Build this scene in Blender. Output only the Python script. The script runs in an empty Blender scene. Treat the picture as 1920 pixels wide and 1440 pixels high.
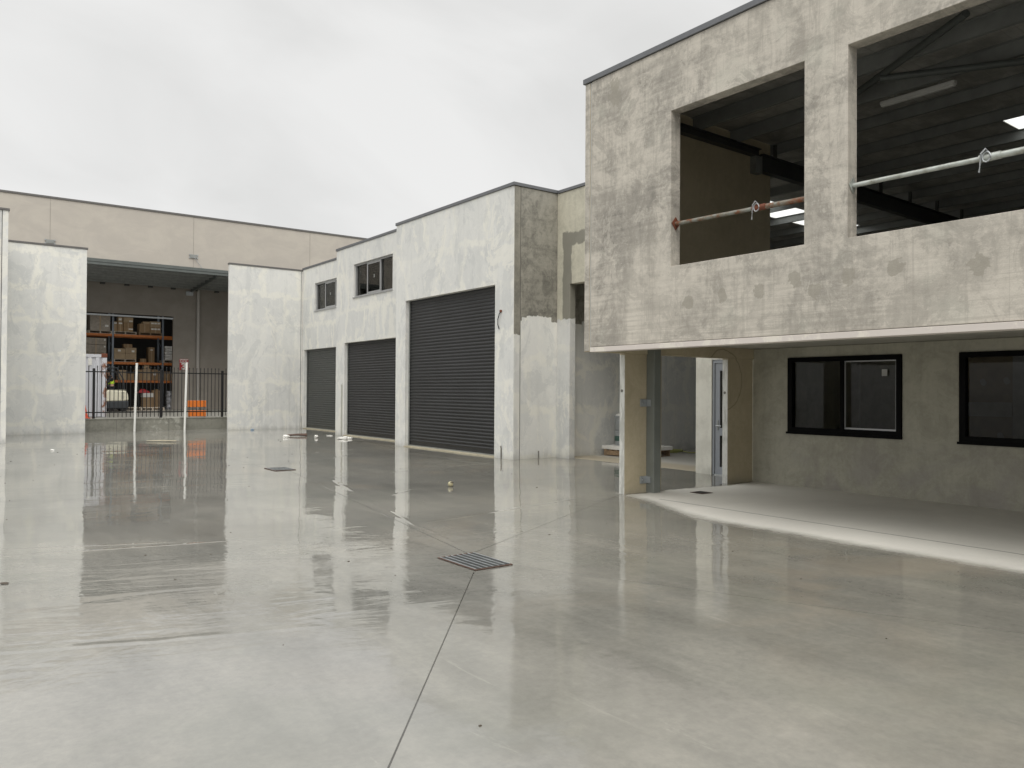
import bpy, bmesh, math, random
from mathutils import Vector, Matrix
random.seed(7)
R = math.radians
scn = bpy.context.scene
col = scn.collection

# ------------------------------------------------------------------ camera
cam_d = bpy.data.cameras.new('camera')
cam = bpy.data.objects.new('camera', cam_d); col.objects.link(cam); scn.camera = cam
yaw, pitch, roll = R(36.614), R(0.545), R(0.356)
fwd = Vector((math.sin(yaw)*math.cos(pitch), math.cos(yaw)*math.cos(pitch), math.sin(pitch)))
rgt = Vector((math.cos(yaw), -math.sin(yaw), 0))
upv = rgt.cross(fwd)
r2 = rgt*math.cos(roll) + upv*math.sin(roll)
u2 = -rgt*math.sin(roll) + upv*math.cos(roll)
m = Matrix((r2, u2, -fwd)).transposed().to_4x4()
m.translation = Vector((0, 0, 1.5))
cam.matrix_world = m
cam_d.sensor_width = 36; cam_d.lens = 36*1468/1920
cam_d.clip_start = .05; cam_d.clip_end = 3000
scn.render.resolution_x = 1024; scn.render.resolution_y = 768
scn.view_settings.view_transform = 'Standard'; scn.view_settings.look = 'None'
scn.view_settings.gamma = 1; scn.view_settings.exposure = 0.12
scn.render.engine = 'CYCLES'
scn.cycles.max_bounces = 9; scn.cycles.diffuse_bounces = 5; scn.cycles.glossy_bounces = 5
scn.cycles.transparent_max_bounces = 12

# ------------------------------------------------------------------ overcast sky
SUN_EL, SUN_AZ = R(48), R(208)
w = bpy.data.worlds.new('World'); scn.world = w; w.use_nodes = True
nt = w.node_tree; N = nt.nodes; Lk = nt.links
for n in list(N): N.remove(n)
wo = N.new('ShaderNodeOutputWorld'); bg = N.new('ShaderNodeBackground')
sky = N.new('ShaderNodeTexSky'); sky.sky_type = 'NISHITA'; sky.sun_disc = False
sky.sun_elevation = SUN_EL; sky.sun_rotation = SUN_AZ
tc = N.new('ShaderNodeTexCoord'); sp = N.new('ShaderNodeSeparateXYZ')
Lk.new(tc.outputs['Generated'], sp.inputs[0])
# the cloud deck seen on a flat layer overhead
dv = N.new('ShaderNodeMath'); dv.operation = 'ADD'; dv.inputs[1].default_value = .55; Lk.new(sp.outputs[2], dv.inputs[0])
mx = N.new('ShaderNodeMath'); mx.operation = 'MAXIMUM'; mx.inputs[1].default_value = .05; Lk.new(dv.outputs[0], mx.inputs[0])
vd = N.new('ShaderNodeVectorMath'); vd.operation = 'DIVIDE'
cb = N.new('ShaderNodeCombineXYZ')
for i in range(3): Lk.new(mx.outputs[0], cb.inputs[i])
Lk.new(tc.outputs['Generated'], vd.inputs[0]); Lk.new(cb.outputs[0], vd.inputs[1])
mpn = N.new('ShaderNodeMapping'); mpn.inputs['Rotation'].default_value = (0, 0, R(-20)); mpn.inputs['Scale'].default_value = (1.3, 2.4, 1)
Lk.new(vd.outputs[0], mpn.inputs[0])
cn = N.new('ShaderNodeTexNoise'); cn.inputs['Scale'].default_value = 1.7; cn.inputs['Detail'].default_value = 7
cn.inputs['Roughness'].default_value = .5; cn.inputs['Distortion'].default_value = .5
Lk.new(mpn.outputs[0], cn.inputs['Vector'])
cr = N.new('ShaderNodeValToRGB')
cr.color_ramp.elements[0].position = .36; cr.color_ramp.elements[0].color = (.80, .798, .785, 1)
cr.color_ramp.elements[1].position = .64; cr.color_ramp.elements[1].color = (.915, .912, .90, 1)
Lk.new(cn.outputs[0], cr.inputs[0])
# an overcast sky is about three times brighter overhead than at the horizon
zr = N.new('ShaderNodeValToRGB'); ze = zr.color_ramp.elements
ze[0].position = 0.0; ze[0].color = (.325, .325, .325, 1)
ze[1].position = 1.0; ze[1].color = (1, 1, 1, 1)
e_ = ze.new(.5); e_.color = (.31, .31, .31, 1)
e_ = ze.new(.7); e_.color = (.72, .72, .71, 1)
Lk.new(sp.outputs[2], zr.inputs[0])
ml = N.new('ShaderNodeMix'); ml.data_type = 'RGBA'; ml.blend_type = 'MULTIPLY'; ml.inputs[0].default_value = 1
Lk.new(cr.outputs[0], ml.inputs[6]); Lk.new(zr.outputs[0], ml.inputs[7])
sc = N.new('ShaderNodeVectorMath'); sc.operation = 'SCALE'; sc.inputs[3].default_value = 2.75/.1
Lk.new(ml.outputs[2], sc.inputs[0])
mm = N.new('ShaderNodeMix'); mm.data_type = 'RGBA'; mm.inputs[0].default_value = .97
Lk.new(sky.outputs[0], mm.inputs[6]); Lk.new(sc.outputs[0], mm.inputs[7])
Lk.new(mm.outputs[2], bg.inputs[0]); bg.inputs[1].default_value = .1
Lk.new(bg.outputs[0], wo.inputs[0])
# one weak, very soft sun behind the cloud
sd = bpy.data.lights.new('sun', 'SUN'); sd.energy = 1.15; sd.angle = R(45); sd.color = (1, .96, .89)
so = bpy.data.objects.new('sun', sd); col.objects.link(so)
sdir = Vector((math.sin(SUN_AZ)*math.cos(SUN_EL), math.cos(SUN_AZ)*math.cos(SUN_EL), math.sin(SUN_EL)))
so.rotation_euler = sdir.to_track_quat('Z', 'Y').to_euler()

# ------------------------------------------------------------------ material helpers
class NT:
    def __init__(s, name):
        s.m = bpy.data.materials.new(name); s.m.use_nodes = True
        s.t = s.m.node_tree; s.n = s.t.nodes; s.l = s.t.links
        s.b = s.n['Principled BSDF']; s._p = None
    def lk(s, a, b): s.l.new(a, b)
    def val(s, sock, v):
        if hasattr(v, 'links') or isinstance(v, bpy.types.NodeSocket): s.lk(v, sock)
        else: sock.default_value = v
    def pos(s):
        if s._p is None: s._p = s.n.new('ShaderNodeNewGeometry').outputs['Position']
        return s._p
    def obj(s): return s.n.new('ShaderNodeTexCoord').outputs['Object']
    def map(s, v, scale=(1, 1, 1), rot=(0, 0, 0), loc=(0, 0, 0)):
        n = s.n.new('ShaderNodeMapping'); s.lk(v, n.inputs[0])
        n.inputs['Scale'].default_value = scale; n.inputs['Rotation'].default_value = rot; n.inputs['Location'].default_value = loc
        return n.outputs[0]
    def noise(s, v, scale, detail=4, rough=.55, dist=0):
        n = s.n.new('ShaderNodeTexNoise'); s.lk(v, n.inputs['Vector'])
        n.inputs['Scale'].default_value = scale; n.inputs['Detail'].default_value = detail
        n.inputs['Roughness'].default_value = rough; n.inputs['Distortion'].default_value = dist
        return n.outputs[0]
    def math(s, op, a, b=0, c=0, clamp=False):
        n = s.n.new('ShaderNodeMath'); n.operation = op; n.use_clamp = clamp
        s.val(n.inputs[0], a); s.val(n.inputs[1], b); s.val(n.inputs[2], c)
        return n.outputs[0]
    def mad(s, a, k, c): return s.math('MULTIPLY_ADD', a, k, c)
    def rng(s, v, a, b, c=0, d=1, smooth=True):
        n = s.n.new('ShaderNodeMapRange'); n.interpolation_type = 'SMOOTHSTEP' if smooth else 'LINEAR'
        s.val(n.inputs[0], v); s.val(n.inputs[1], a); s.val(n.inputs[2], b); s.val(n.inputs[3], c); s.val(n.inputs[4], d)
        return n.outputs[0]
    def sep(s, v):
        n = s.n.new('ShaderNodeSeparateXYZ'); s.lk(v, n.inputs[0]); return n.outputs
    def comb(s, x, y, z=0):
        n = s.n.new('ShaderNodeCombineXYZ')
        for i, q in enumerate((x, y, z)): s.val(n.inputs[i], q)
        return n.outputs[0]
    def ramp(s, v, stops):
        n = s.n.new('ShaderNodeValToRGB'); s.lk(v, n.inputs[0]); e = n.color_ramp.elements
        e[0].position = stops[0][0]; e[0].color = (*stops[0][1], 1)
        e[1].position = stops[-1][0]; e[1].color = (*stops[-1][1], 1)
        for p, c in stops[1:-1]:
            q = e.new(p); q.color = (*c, 1)
        return n.outputs[0]
    def mix(s, f, a, b, mode='MIX'):
        n = s.n.new('ShaderNodeMix'); n.data_type = 'RGBA'; n.blend_type = mode
        s.val(n.inputs[0], f)
        for i, q in ((6, a), (7, b)):
            if isinstance(q, tuple): n.inputs[i].default_value = (*q, 1)
            else: s.lk(q, n.inputs[i])
        return n.outputs[2]
    def bump(s, h, strength=.3, dist=.02, prev=None):
        n = s.n.new('ShaderNodeBump'); s.val(n.inputs['Strength'], strength); n.inputs['Distance'].default_value = dist
        s.lk(h, n.inputs['Height'])
        if prev is not None: s.lk(prev, n.inputs['Normal'])
        s.lk(n.outputs[0], s.b.inputs['Normal']); return n.outputs[0]
    def out(s, c=None, rough=None, metal=None, spec=None):
        if c is not None:
            if isinstance(c, tuple): s.b.inputs['Base Color'].default_value = (*c, 1)
            else: s.lk(c, s.b.inputs['Base Color'])
        if rough is not None: s.val(s.b.inputs['Roughness'], rough)
        if metal is not None: s.b.inputs['Metallic'].default_value = metal
        if spec is not None: s.b.inputs['Specular IOR Level'].default_value = spec
        return s.m

def plain(name, c, rough=.6, metal=0, var=.18, scale=6, bump=0, spec=None, world=False):
    t = NT(name); v = t.pos() if world else t.obj()
    n = t.noise(v, scale, 5, .6)
    lo = tuple(x*(1-var) for x in c); hi = tuple(min(1, x*(1+var)) for x in c)
    t.out(t.ramp(n, [(.3, lo), (.7, hi)]), t.rng(n, .3, .7, rough*.88, min(1, rough*1.1)), metal, spec)
    if bump: t.bump(t.noise(v, scale*7, 4), bump, .004)
    return t.m

def conc_color(t, dark, light, seed=0, contrast=1.0, trowel=.5, sc=1.0):
    """raw precast concrete: blotches, vertical runs, trowel lines"""
    p = t.map(t.pos(), loc=(seed, seed*1.7, seed*.6))
    a = t.noise(p, .75*sc, 12, .74, .6)
    b = t.noise(t.map(p, (4.2, 4.2, .6)), 1.1*sc, 9, .72, .5)
    c = t.noise(t.map(p, (.7, .7, 13)), .9, 8, .7, .35)
    d = t.noise(p, 16, 8, .8)
    e = t.noise(p, 2.9*sc, 12, .78, 1.0)
    v = t.math('MULTIPLY', a, .34)
    v = t.mad(b, .2, v); v = t.mad(c, .18*trowel, v); v = t.mad(e, .28, v); v = t.mad(d, .12, v)
    mid = .5*(.34+.2+.18*trowel+.28+.12); h = .125/contrast
    m1 = tuple((x*.6+y*.4) for x, y in zip(dark, light)); m2 = tuple((x*.25+y*.75) for x, y in zip(dark, light))
    c0 = t.ramp(v, [(mid-h, dark), (mid-.25*h, m1), (mid+.2*h, m2), (mid+h, light)])
    # ragged-edged laitance films and damp blotches
    f = t.noise(t.map(p, loc=(11, 3, 7)), 1.25*sc, 12, .74, .9)
    c0 = t.mix(t.rng(f, .535, .56, 0, .30*contrast), c0, tuple(x*1.12 for x in dark))
    g = t.noise(t.map(p, loc=(1, 13, 2)), 2.1*sc, 12, .76, .7)
    c0 = t.mix(t.rng(g, .545, .565, 0, .28*contrast), c0, tuple(min(1, x*1.04) for x in light))
    h_ = t.noise(p, 30, 4, .7)
    c0 = t.mix(t.rng(h_, .66, .72, 0, .45), c0, tuple(x*.7 for x in dark))
    return c0, v

def wash_color(t, seed=0, tint=1.0):
    """thin white sealer rolled on in overlapping patches"""
    p = t.map(t.pos(), loc=(seed, seed*.7, seed*.3))
    x, y, z = t.sep(p)
    nw = t.noise(p, .8, 5, .6); nw2 = t.noise(t.map(p, loc=(9, 4, 2)), 1.3, 6, .65)
    u = t.mad(nw, 1.1, t.math('ADD', x, y)); vv = t.mad(nw2, .95, z)
    br = t.n.new('ShaderNodeTexBrick'); t.lk(t.comb(u, vv), br.inputs['Vector'])
    br.offset = .37; br.inputs['Scale'].default_value = 1.0
    br.inputs['Brick Width'].default_value = 1.35; br.inputs['Row Height'].default_value = 1.12
    br.inputs['Mortar Size'].default_value = .13; br.inputs['Mortar Smooth'].default_value = .75
    br.inputs['Color1'].default_value = (.575*tint, .58*tint, .565*tint, 1)
    br.inputs['Color2'].default_value = (.665*tint, .665*tint, .64*tint, 1)
    br.inputs['Mortar'].default_value = (.72*tint, .71*tint, .65*tint, 1)
    base = (.655*tint, .655*tint, .63*tint)
    c = t.mix(t.rng(t.noise(p, .35, 5), .35, .6, .25, .85), base, br.outputs[0])
    st = t.noise(t.map(p, (5, 5, .5)), 1, 6, .6, .3)
    c = t.mix(t.rng(st, .5, .78, 0, .45), c, (.52*tint, .52*tint, .50*tint))
    lo = t.rng(z, .1, 2.4, 1, .15)
    st2 = t.noise(t.map(p, (8, 8, .35)), 1, 6, .62)
    c = t.mix(t.math('MULTIPLY', t.rng(st2, .46, .7, 0, .6), lo), c, (.45*tint, .455*tint, .445*tint))
    for (k_, sc_2, lo_, cc, am_) in ((0, .9, .54, (.49, .50, .495), .45), (5, 2.4, .55, (.53, .535, .525), .28), (9, .75, .55, (.735, .72, .655), .6), (14, 3.0, .56, (.74, .735, .70), .25)):
        q_ = t.noise(t.map(p, (1.25, 1.25, .8), loc=(k_, k_*.5, k_*1.3)), sc_2, 12, .72, .9)
        c = t.mix(t.rng(q_, lo_, lo_+.022, 0, am_), c, tuple(x*tint for x in cc))
    cl = t.noise(p, 1.6, 8, .68, 1.4)
    c = t.mix(t.rng(cl, .54, .68, 0, .4), c, (.73*tint, .72*tint, .67*tint))
    c = t.mix(t.rng(cl, .30, .44, .35, 0), c, (.54*tint, .545*tint, .53*tint))
    return c

def spots(t, c, pts, colr, amt=.75):
    p = t.pos(); wob = t.noise(p, 7.5, 5, .65, .8)
    for (x, y, z, r) in pts:
        d = t.n.new('ShaderNodeVectorMath'); d.operation = 'DISTANCE'; t.lk(p, d.inputs[0]); d.inputs[1].default_value = (x, y, z)
        dd = t.mad(wob, r*2.6, d.outputs['Value'])
        c = t.mix(t.rng(dd, r*2.15, r*2.3, amt, 0), c, colr)
    return c

def rough_surface(t, k=.25):
    p = t.pos()
    h = t.mad(t.noise(p, 60, 3), .35, t.noise(p, 7, 6, .65))
    t.bump(h, k, .012)

def seep(t, c, base=.04, amt=.6):
    """damp stain at the foot of a wall"""
    z = t.sep(t.pos())[2]; n = t.noise(t.map(t.pos(), (2.5, 2.5, 1)), 1.6, 6, .65)
    return t.mix(t.rng(t.mad(n, -.45, z), -.28, base-.05, amt*.7, 0), c, (.25, .245, .22))

# whitewashed facade (units in the row, screen walls)
def m_wash(name, seed, tint=1.0):
    t = NT(name); t.out(seep(t, wash_color(t, seed, tint), .0, .55), .72); rough_surface(t, .22); return t.m
M = {}
def m_wash_stain(name, seed, tint):
    t = NT(name); c = wash_color(t, seed, tint); x, y, z = t.sep(t.pos())
    yy = t.mad(t.noise(t.pos(), 5, 4), .05, y)
    k = t.math('MULTIPLY', t.math('MULTIPLY', t.rng(yy, 24.36, 24.38), t.rng(yy, 24.49, 24.52, 1, 0)), t.rng(t.mad(t.noise(t.pos(), 8, 3), .2, z), 1.78, 1.85, .8, 0))
    c = t.mix(k, c, (.33, .32, .27))
    t.out(seep(t, c, .0, .55), .72); rough_surface(t, .22); return t.m
M['wash1'] = m_wash('whitewash_one', 0, 1.04); M['wash2'] = m_wash_stain('whitewash_two', 3.3, 1.03); M['wash3'] = m_wash('whitewash_three', 7.9, 1.06)
M['washL'] = m_wash('whitewash_left', 12.1, 1.09); M['washE'] = m_wash('whitewash_edge', 17.0, .92)

def m_part(name, dark, light, zline, seed, runs):
    """raw above, sealed below a ragged brush line"""
    t = NT(name)
    raw, v = conc_color(t, dark, light, seed, 1.25, .7)
    wsh = wash_color(t, seed+2, 1.08)
    x, y, z = t.sep(t.pos())
    u = t.math('ADD', x, y)
    n = t.n.new('ShaderNodeTexVoronoi'); n.voronoi_dimensions = '1D'; n.inputs['Scale'].default_value = 4.5
    t.lk(u, n.inputs['W'])
    jag = t.n.new('ShaderNodeSeparateColor'); t.lk(n.outputs['Color'], jag.inputs[0])
    edge = t.mad(jag.outputs[0], .13, z); edge = t.mad(t.noise(t.pos(), 9, 5), .12, edge)
    f = t.rng(edge, zline+.11, zline+.13, 1, 0)
    c = t.mix(f, raw, wsh)
    t.out(seep(t, c, .02), t.mad(f, .1, .66)); rough_surface(t, .3); return t.m
M['return'] = m_part('return_wall_concrete', (.095, .092, .08), (.34, .325, .28), 3.14, 4, 1)
# wall with the big opening: cream sealer with a dark patched band
t = NT('opening_wall_concrete')
raw, v = conc_color(t, (.36, .345, .28), (.64, .61, .50), 21, .8, .4)
x, y, z = t.sep(t.pos())
wob = t.noise(t.pos(), 3, 5)
yy = t.mad(wob, .16, y); zz = t.mad(wob, .35, z)
b1 = t.math('MULTIPLY', t.rng(yy, 13.33, 13.36), t.rng(yy, 13.62, 13.66, 1, 0)); b1 = t.math('MULTIPLY', b1, t.rng(zz, 5.22, 5.26, 1, 0))
b2 = t.math('MULTIPLY', t.rng(zz, 4.98, 5.02), t.rng(zz, 5.22, 5.26, 1, 0))
b2 = t.math('MULTIPLY', b2, t.rng(yy, 13.6, 13.65, 1, 0))
band = t.math('MAXIMUM', b1, b2)
c = t.mix(t.math('MULTIPLY', band, .85), raw, (.19, .183, .155))
wsh = wash_color(t, 9, .98)
f = t.rng(t.mad(t.noise(t.pos(), 6, 4), .2, z), 3.24, 3.26, 1, 0)
t.out(seep(t, t.mix(f, c, wsh), .02), .7); rough_surface(t, .3); M['cwall'] = t.m

# upper storey raw concrete with patched lifting holes
t = NT('facade_concrete')
c, v = conc_color(t, (.215, .202, .178), (.59, .55, .482), 31, 1.35, 1.0)
p = t.pos()
e = t.noise(t.map(p, (1, .5, 22), loc=(0, 3, 0)), 1.4, 8, .7, .4)
z = t.sep(p)[2]
c = t.mix(t.math('MULTIPLY', t.rng(e, .44, .52, .5, 0), t.rng(z, 2.2, 3.2, 1, .15)), c, (.31, .288, .25))
reg = t.noise(t.map(p, loc=(6, 2, 9)), .42, 4, .6, .4)
c = t.mix(t.rng(reg, .40, .52, .3, 0), c, (.60, .56, .49))
c = t.mix(t.rng(reg, .54, .66, 0, .32), c, (.31, .29, .255))
cl = t.noise(t.map(p, (1.0, 1.0, .8), loc=(5, 5, 5)), 1.9, 14, .80, .9)
c = t.mix(t.math('MULTIPLY', t.rng(cl, .53, .58, 0, .6), t.rng(reg, .40, .52, .55, 1)), c, (.29, .27, .235))
c = t.mix(t.rng(cl, .28, .42, .6, 0), c, (.66, .625, .54))
vr = t.noise(t.map(p, (14, 14, .7)), 1.0, 9, .7, .6)
c = t.mix(t.rng(vr, .55, .6, 0, .3), c, (.31, .288, .25))
c = t.mix(t.rng(t.noise(t.map(p, loc=(2, 8, 1)), 1.7, 4), .55, .7, 0, .2), c, (.48, .49, .42))
c = spots(t, c, [(7.48, 5.92, 2.66, .085), (7.48, 5.41, 2.66, .085), (7.48, 4.96, 2.72, .085), (7.48, 4.72, 2.58, .085), (7.48, 4.35, 2.70, .09), (7.48, 3.86, 2.72, .09), (7.48, 6.45, 2.62, .09), (7.48, 7.75, 5.55, .12), (7.48, 3.1, 2.66, .09)], (.30, .28, .235), .7)
c = spots(t, c, [(7.48, 7.77, 5.7, .10)], (.32, .30, .25), .7)
t.out(c, .78); rough_surface(t, .4); M['facade'] = t.m

t = NT('underhang_concrete')
c, v = conc_color(t, (.26, .25, .20), (.47, .455, .375), 44, .9, .3)
cl = t.noise(t.pos(), .8, 7, .65, .8); z = t.sep(t.pos())[2]
c = t.mix(t.math('MULTIPLY', t.rng(cl, .45, .62, 0, .6), t.rng(z, 0, 1.3, 1, .1)), c, (.30, .28, .265))
t.out(c, .75); rough_surface(t, .3); M['underwall'] = t.m

t = NT('formply_brown_concrete')
c, v = conc_color(t, (.36, .31, .205), (.55, .48, .345), 55, .7, .2)
def arc(t, c, cx, cy, cz, r, colr):
    d = t.n.new('ShaderNodeVectorMath'); d.operation = 'DISTANCE'; t.lk(t.map(t.pos(), (1, 0, 1)), d.inputs[0]); d.inputs[1].default_value = (cx, 0, cz)
    dd = t.mad(t.noise(t.pos(), 3, 4), .1, d.outputs['Value'])
    a = t.math('ABSOLUTE', t.math('SUBTRACT', dd, r))
    return t.mix(t.rng(a, .004, .016, .45, 0), c, colr)
c = arc(t, c, 10.45, 0, 1.7, .55, (.12, .10, .07))
c = spots(t, c, [(8.86, 8.25, 1.35, .09), (8.8, 8.25, .3, .02)], (.2, .15, .09), .45)
t.out(seep(t, c, -.03, .5), .72); rough_surface(t, .22); M['brown'] = t.m

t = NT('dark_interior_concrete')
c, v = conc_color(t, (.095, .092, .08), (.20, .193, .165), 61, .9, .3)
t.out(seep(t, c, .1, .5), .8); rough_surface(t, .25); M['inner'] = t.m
t = NT('soffit_concrete')
c, v = conc_color(t, (.34, .33, .29), (.50, .485, .43), 65, .8, .2)
t.out(c, .8); M['soffit'] = t.m
t = NT('sealed_edge_white')
c = t.mix(t.rng(t.noise(t.map(t.pos(), (6, 6, 1.2)), 2.2, 7, .7), .45, .62, 0, .7), (.66, .66, .62), (.36, .36, .33))
t.out(c, .7); rough_surface(t, .3); M['jamb'] = t.m
t = NT('pale_pier_render')
c = t.mix(t.rng(t.noise(t.pos(), 3, 7, .65), .42, .66, 0, .6), (.70, .69, .62), (.52, .51, .45))
t.out(seep(t, c, .0, .4), .75); rough_surface(t, .25); M['pier'] = t.m

t = NT('beige_painted_panels')
c = t.mix(t.rng(t.noise(t.map(t.pos(), (1, 1, 1.6)), .7, 8, .68, .6), .38, .66, 0, 1), (.455, .42, .375), (.505, .468, .412))
c = t.mix(t.rng(t.noise(t.map(t.pos(), (3, 3, .3)), 1, 4), .5, .75, 0, .2), c, (.45, .41, .36))
t.out(c, .8); rough_surface(t, .15); M['beige'] = t.m
t = NT('taupe_dock_wall')
c = t.mix(t.rng(t.noise(t.pos(), 1.1, 7, .6, .3), .35, .65, 0, 1), (.25, .228, .198), (.29, .265, .232))
t.out(c, .8); M['taupe'] = t.m

t = NT('retaining_concrete')
c, v = conc_color(t, (.12, .118, .10), (.27, .265, .225), 71, 1.0, .6, 1.4)
x, y, z = t.sep(t.pos())
g = t.math('MULTIPLY', t.rng(x, 6.1, 6.4), t.rng(x, 7.3, 7.5, 1, 0))
c = t.mix(t.math('MULTIPLY', g, t.rng(t.noise(t.pos(), 3.5, 8, .7, .6), .47, .6, 0, .8)), c, (.42, .42, .37))
c = t.mix(t.rng(x, 7.45, 7.55, 0, .3), c, (.12, .12, .1))
t.out(c, .7); rough_surface(t, .3); M['retaining'] = t.m

# ---- yard slab: wet burnished concrete, dry where the building shelters it
G0 = (3.94, 5.86); S0 = (5.45, 14.83)
JOINTS = [((3.72, 5.53), (.35, 1.44), .0045, .95), ((3.75, 6.17), (-6, 12.56), .007, .5), ((4.13, 5.55), (4.89, 3.73), .006, .45),
          ((4.89, 3.73), (6.9, -1.1), .006, .4), ((4.17, 6.2), (8.2, 8.30), .008, .7), ((4.1, 6.2), (5.5, 14.45), .008, .55),
          ((5.3, 15.3), (5.75, 29.7), .009, .5), ((5.68, 15.1), (10.2, 19.0), .006, .25), ((5.47, 12.86), (10.27, 13.62), .006, .3),
          ((6.0, 16.8), (10.2, 19.1), .006, .25), ((5.2, 14.9), (-6, 19.0), .007, .3)]
t = NT('wet_slab')
p = t.pos(); x, y, z = t.sep(p)
nb = t.noise(p, .9, 6, .6)
# sheltered (dry) ground: under the overhang and inside the open bay
edgeX = t.mad(t.rng(y, 5.9, 8.3), .75, 7.33)
nearw = t.mad(t.noise(p, 3.4, 10, .78), .30, -.15)
d1 = t.math('MULTIPLY', t.rng(t.math('SUBTRACT', t.math('ADD', x, nearw), edgeX), -.12, .30),
            t.rng(t.math('ADD', y, t.math('MULTIPLY', nb, .5)), 8.32, 8.5, 1, 0))
d2 = t.math('MULTIPLY', t.rng(t.mad(nb, .25, x), 11.78, 11.86), t.rng(y, 20, 20.1, 1, 0))
dry = t.math('MAXIMUM', d1, d2)
wet = t.math('SUBTRACT', 1, dry)
big = t.noise(p, .33, 6, .62, .5)
strk = t.noise(t.map(p, (.55, 2.6, 1), (0, 0, R(9))), .9, 7, .62, .5)      # drained streaks across the falls
strk2 = t.noise(t.map(p, (2.4, .5, 1), (0, 0, R(24))), .9, 7, .65, .6)
fine = t.noise(p, 22, 6, .7)
wc = t.ramp(t.mad(fine, .2, t.mad(strk2, .3, t.math('MULTIPLY', big, .6))), [(.42, (.133, .131, .119)), (.54, (.187, .183, .166)), (.65, (.246, .238, .212))])
warm = t.noise(t.map(p, loc=(4, 9, 0)), .45, 5, .6, .8)
wc = t.mix(t.math('MULTIPLY', t.rng(warm, .5, .66, 0, .36), t.rng(x, 3, 6, .2, 1)), wc, (.275, .235, .185))
gr = t.noise(t.map(p, loc=(1, 2, 0)), .6, 5, .6, .6)
wc = t.mix(t.rng(gr, .5, .66, 0, .3), wc, (.155, .160, .137))
scf = t.math('MULTIPLY', t.rng(t.noise(t.map(p, (3.2, .8, 1), (0, 0, R(30))), 1.1, 9, .75, .8), .60, .72, 0, .34), t.rng(y, 8, 4.5, 0, 1))
wc = t.mix(scf, wc, (.35, .34, .30))
wc = t.mix(1.0, wc, t.ramp(t.rng(t.math('SUBTRACT', x, t.math('MULTIPLY', y, .35)), .5, 4.5), [(0, (1.15, 1.15, 1.15)), (1, (1.12, 1.10, 1.05))]), 'MULTIPLY')
dc = t.ramp(t.mad(fine, .15, t.math('MULTIPLY', big, .85)), [(.38, (.50, .485, .44)), (.6, (.63, .61, .555))])
thr = t.math('MULTIPLY', t.rng(x, 12.3, 12.9, 1, 0), t.rng(x, 11.5, 11.7))
dc = t.mix(t.math('MULTIPLY', thr, .75), dc, (.40, .335, .22))
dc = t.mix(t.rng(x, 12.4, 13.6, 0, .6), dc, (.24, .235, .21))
c = t.mix(dry, wc, dc)
J = None
for (a, b, wd, am) in JOINTS:
    ax, ay = a; bx, by = b; L = math.hypot(bx-ax, by-ay); ux, uy = (bx-ax)/L, (by-ay)/L
    rx = t.math('SUBTRACT', x, ax); ry = t.math('SUBTRACT', y, ay)
    al = t.mad(rx, ux, t.math('MULTIPLY', ry, uy)); ac = t.math('ABSOLUTE', t.mad(rx, uy, t.math('MULTIPLY', ry, -ux)))
    k = t.math('MULTIPLY', t.rng(ac, wd*.55, wd*1.1, am, 0), t.math('MULTIPLY', t.math('GREATER_THAN', al, 0), t.math('LESS_THAN', al, L)))
    J = k if J is None else t.math('MAXIMUM', J, k)
# ragged crack along the sheltered slab
cx = t.mad(t.noise(t.map(p, (0, 1, 0)), 3.5, 6, .6), .05, x)
ck = t.math('MULTIPLY', t.rng(t.math('ABSOLUTE', t.math('SUBTRACT', cx, 8.27)), .006, .016, .9, 0), t.math('LESS_THAN', y, 7.6))
J = t.math('MAXIMUM', J, ck)
c = t.mix(J, c, (.035, .033, .028))
# water film: glassy where it lies, broken where it has drained off
def aniso(ang, along, across, loc=(0, 0, 0)):
    return t.map(t.map(p, rot=(0, 0, -R(ang))), (along, across, 1), loc=loc)
swell = t.noise(aniso(-17, .45, 2.1), 1.0, 4, .55, .6)
flow = t.noise(aniso(-17, .7, 5.0, (3, 1, 0)), 1.0, 6, .62, .8)
rip = t.noise(aniso(-14, 9, 34), 1.0, 3, .6, .3)
patch = t.noise(t.map(p, loc=(7, 3, 0)), .42, 6, .62, .7)
leftz = t.math('MULTIPLY', t.rng(y, 3.5, 5.2), t.rng(y, 9.2, 6.2))
left2 = t.math('MULTIPLY', leftz, t.rng(x, 5.6, 3.6))
film = t.rng(patch, .44, .56)
nearf = t.rng(t.mad(x, .5, y), 3.0, 8.5, 1, 0)
rw = t.mad(film, .05, .02)
rw = t.mad(t.math('MULTIPLY', nearf, t.rng(flow, .38, .62)), .09, rw)
rw = t.mad(nearf, .035, rw)
rgh = t.mad(dry, .72, t.math('MULTIPLY', wet, rw))
t.out(c, t.math('MINIMUM', rgh, 1), spec=1.0)
t.b.inputs['IOR'].default_value = 1.5
H = t.math('MULTIPLY', t.noise(p, .45, 2, .5), .016)
H = t.mad(t.math('MULTIPLY', swell, t.mad(left2, .85, .15)), .008, H)
H = t.mad(t.math('MULTIPLY', flow, t.mad(t.math('MULTIPLY', film, leftz), .9, .10)), .0022, H)
H = t.mad(t.math('MULTIPLY', rip, t.mad(t.math('MULTIPLY', leftz, t.rng(patch, .46, .56)), .95, .05)), .0009, H)
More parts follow.
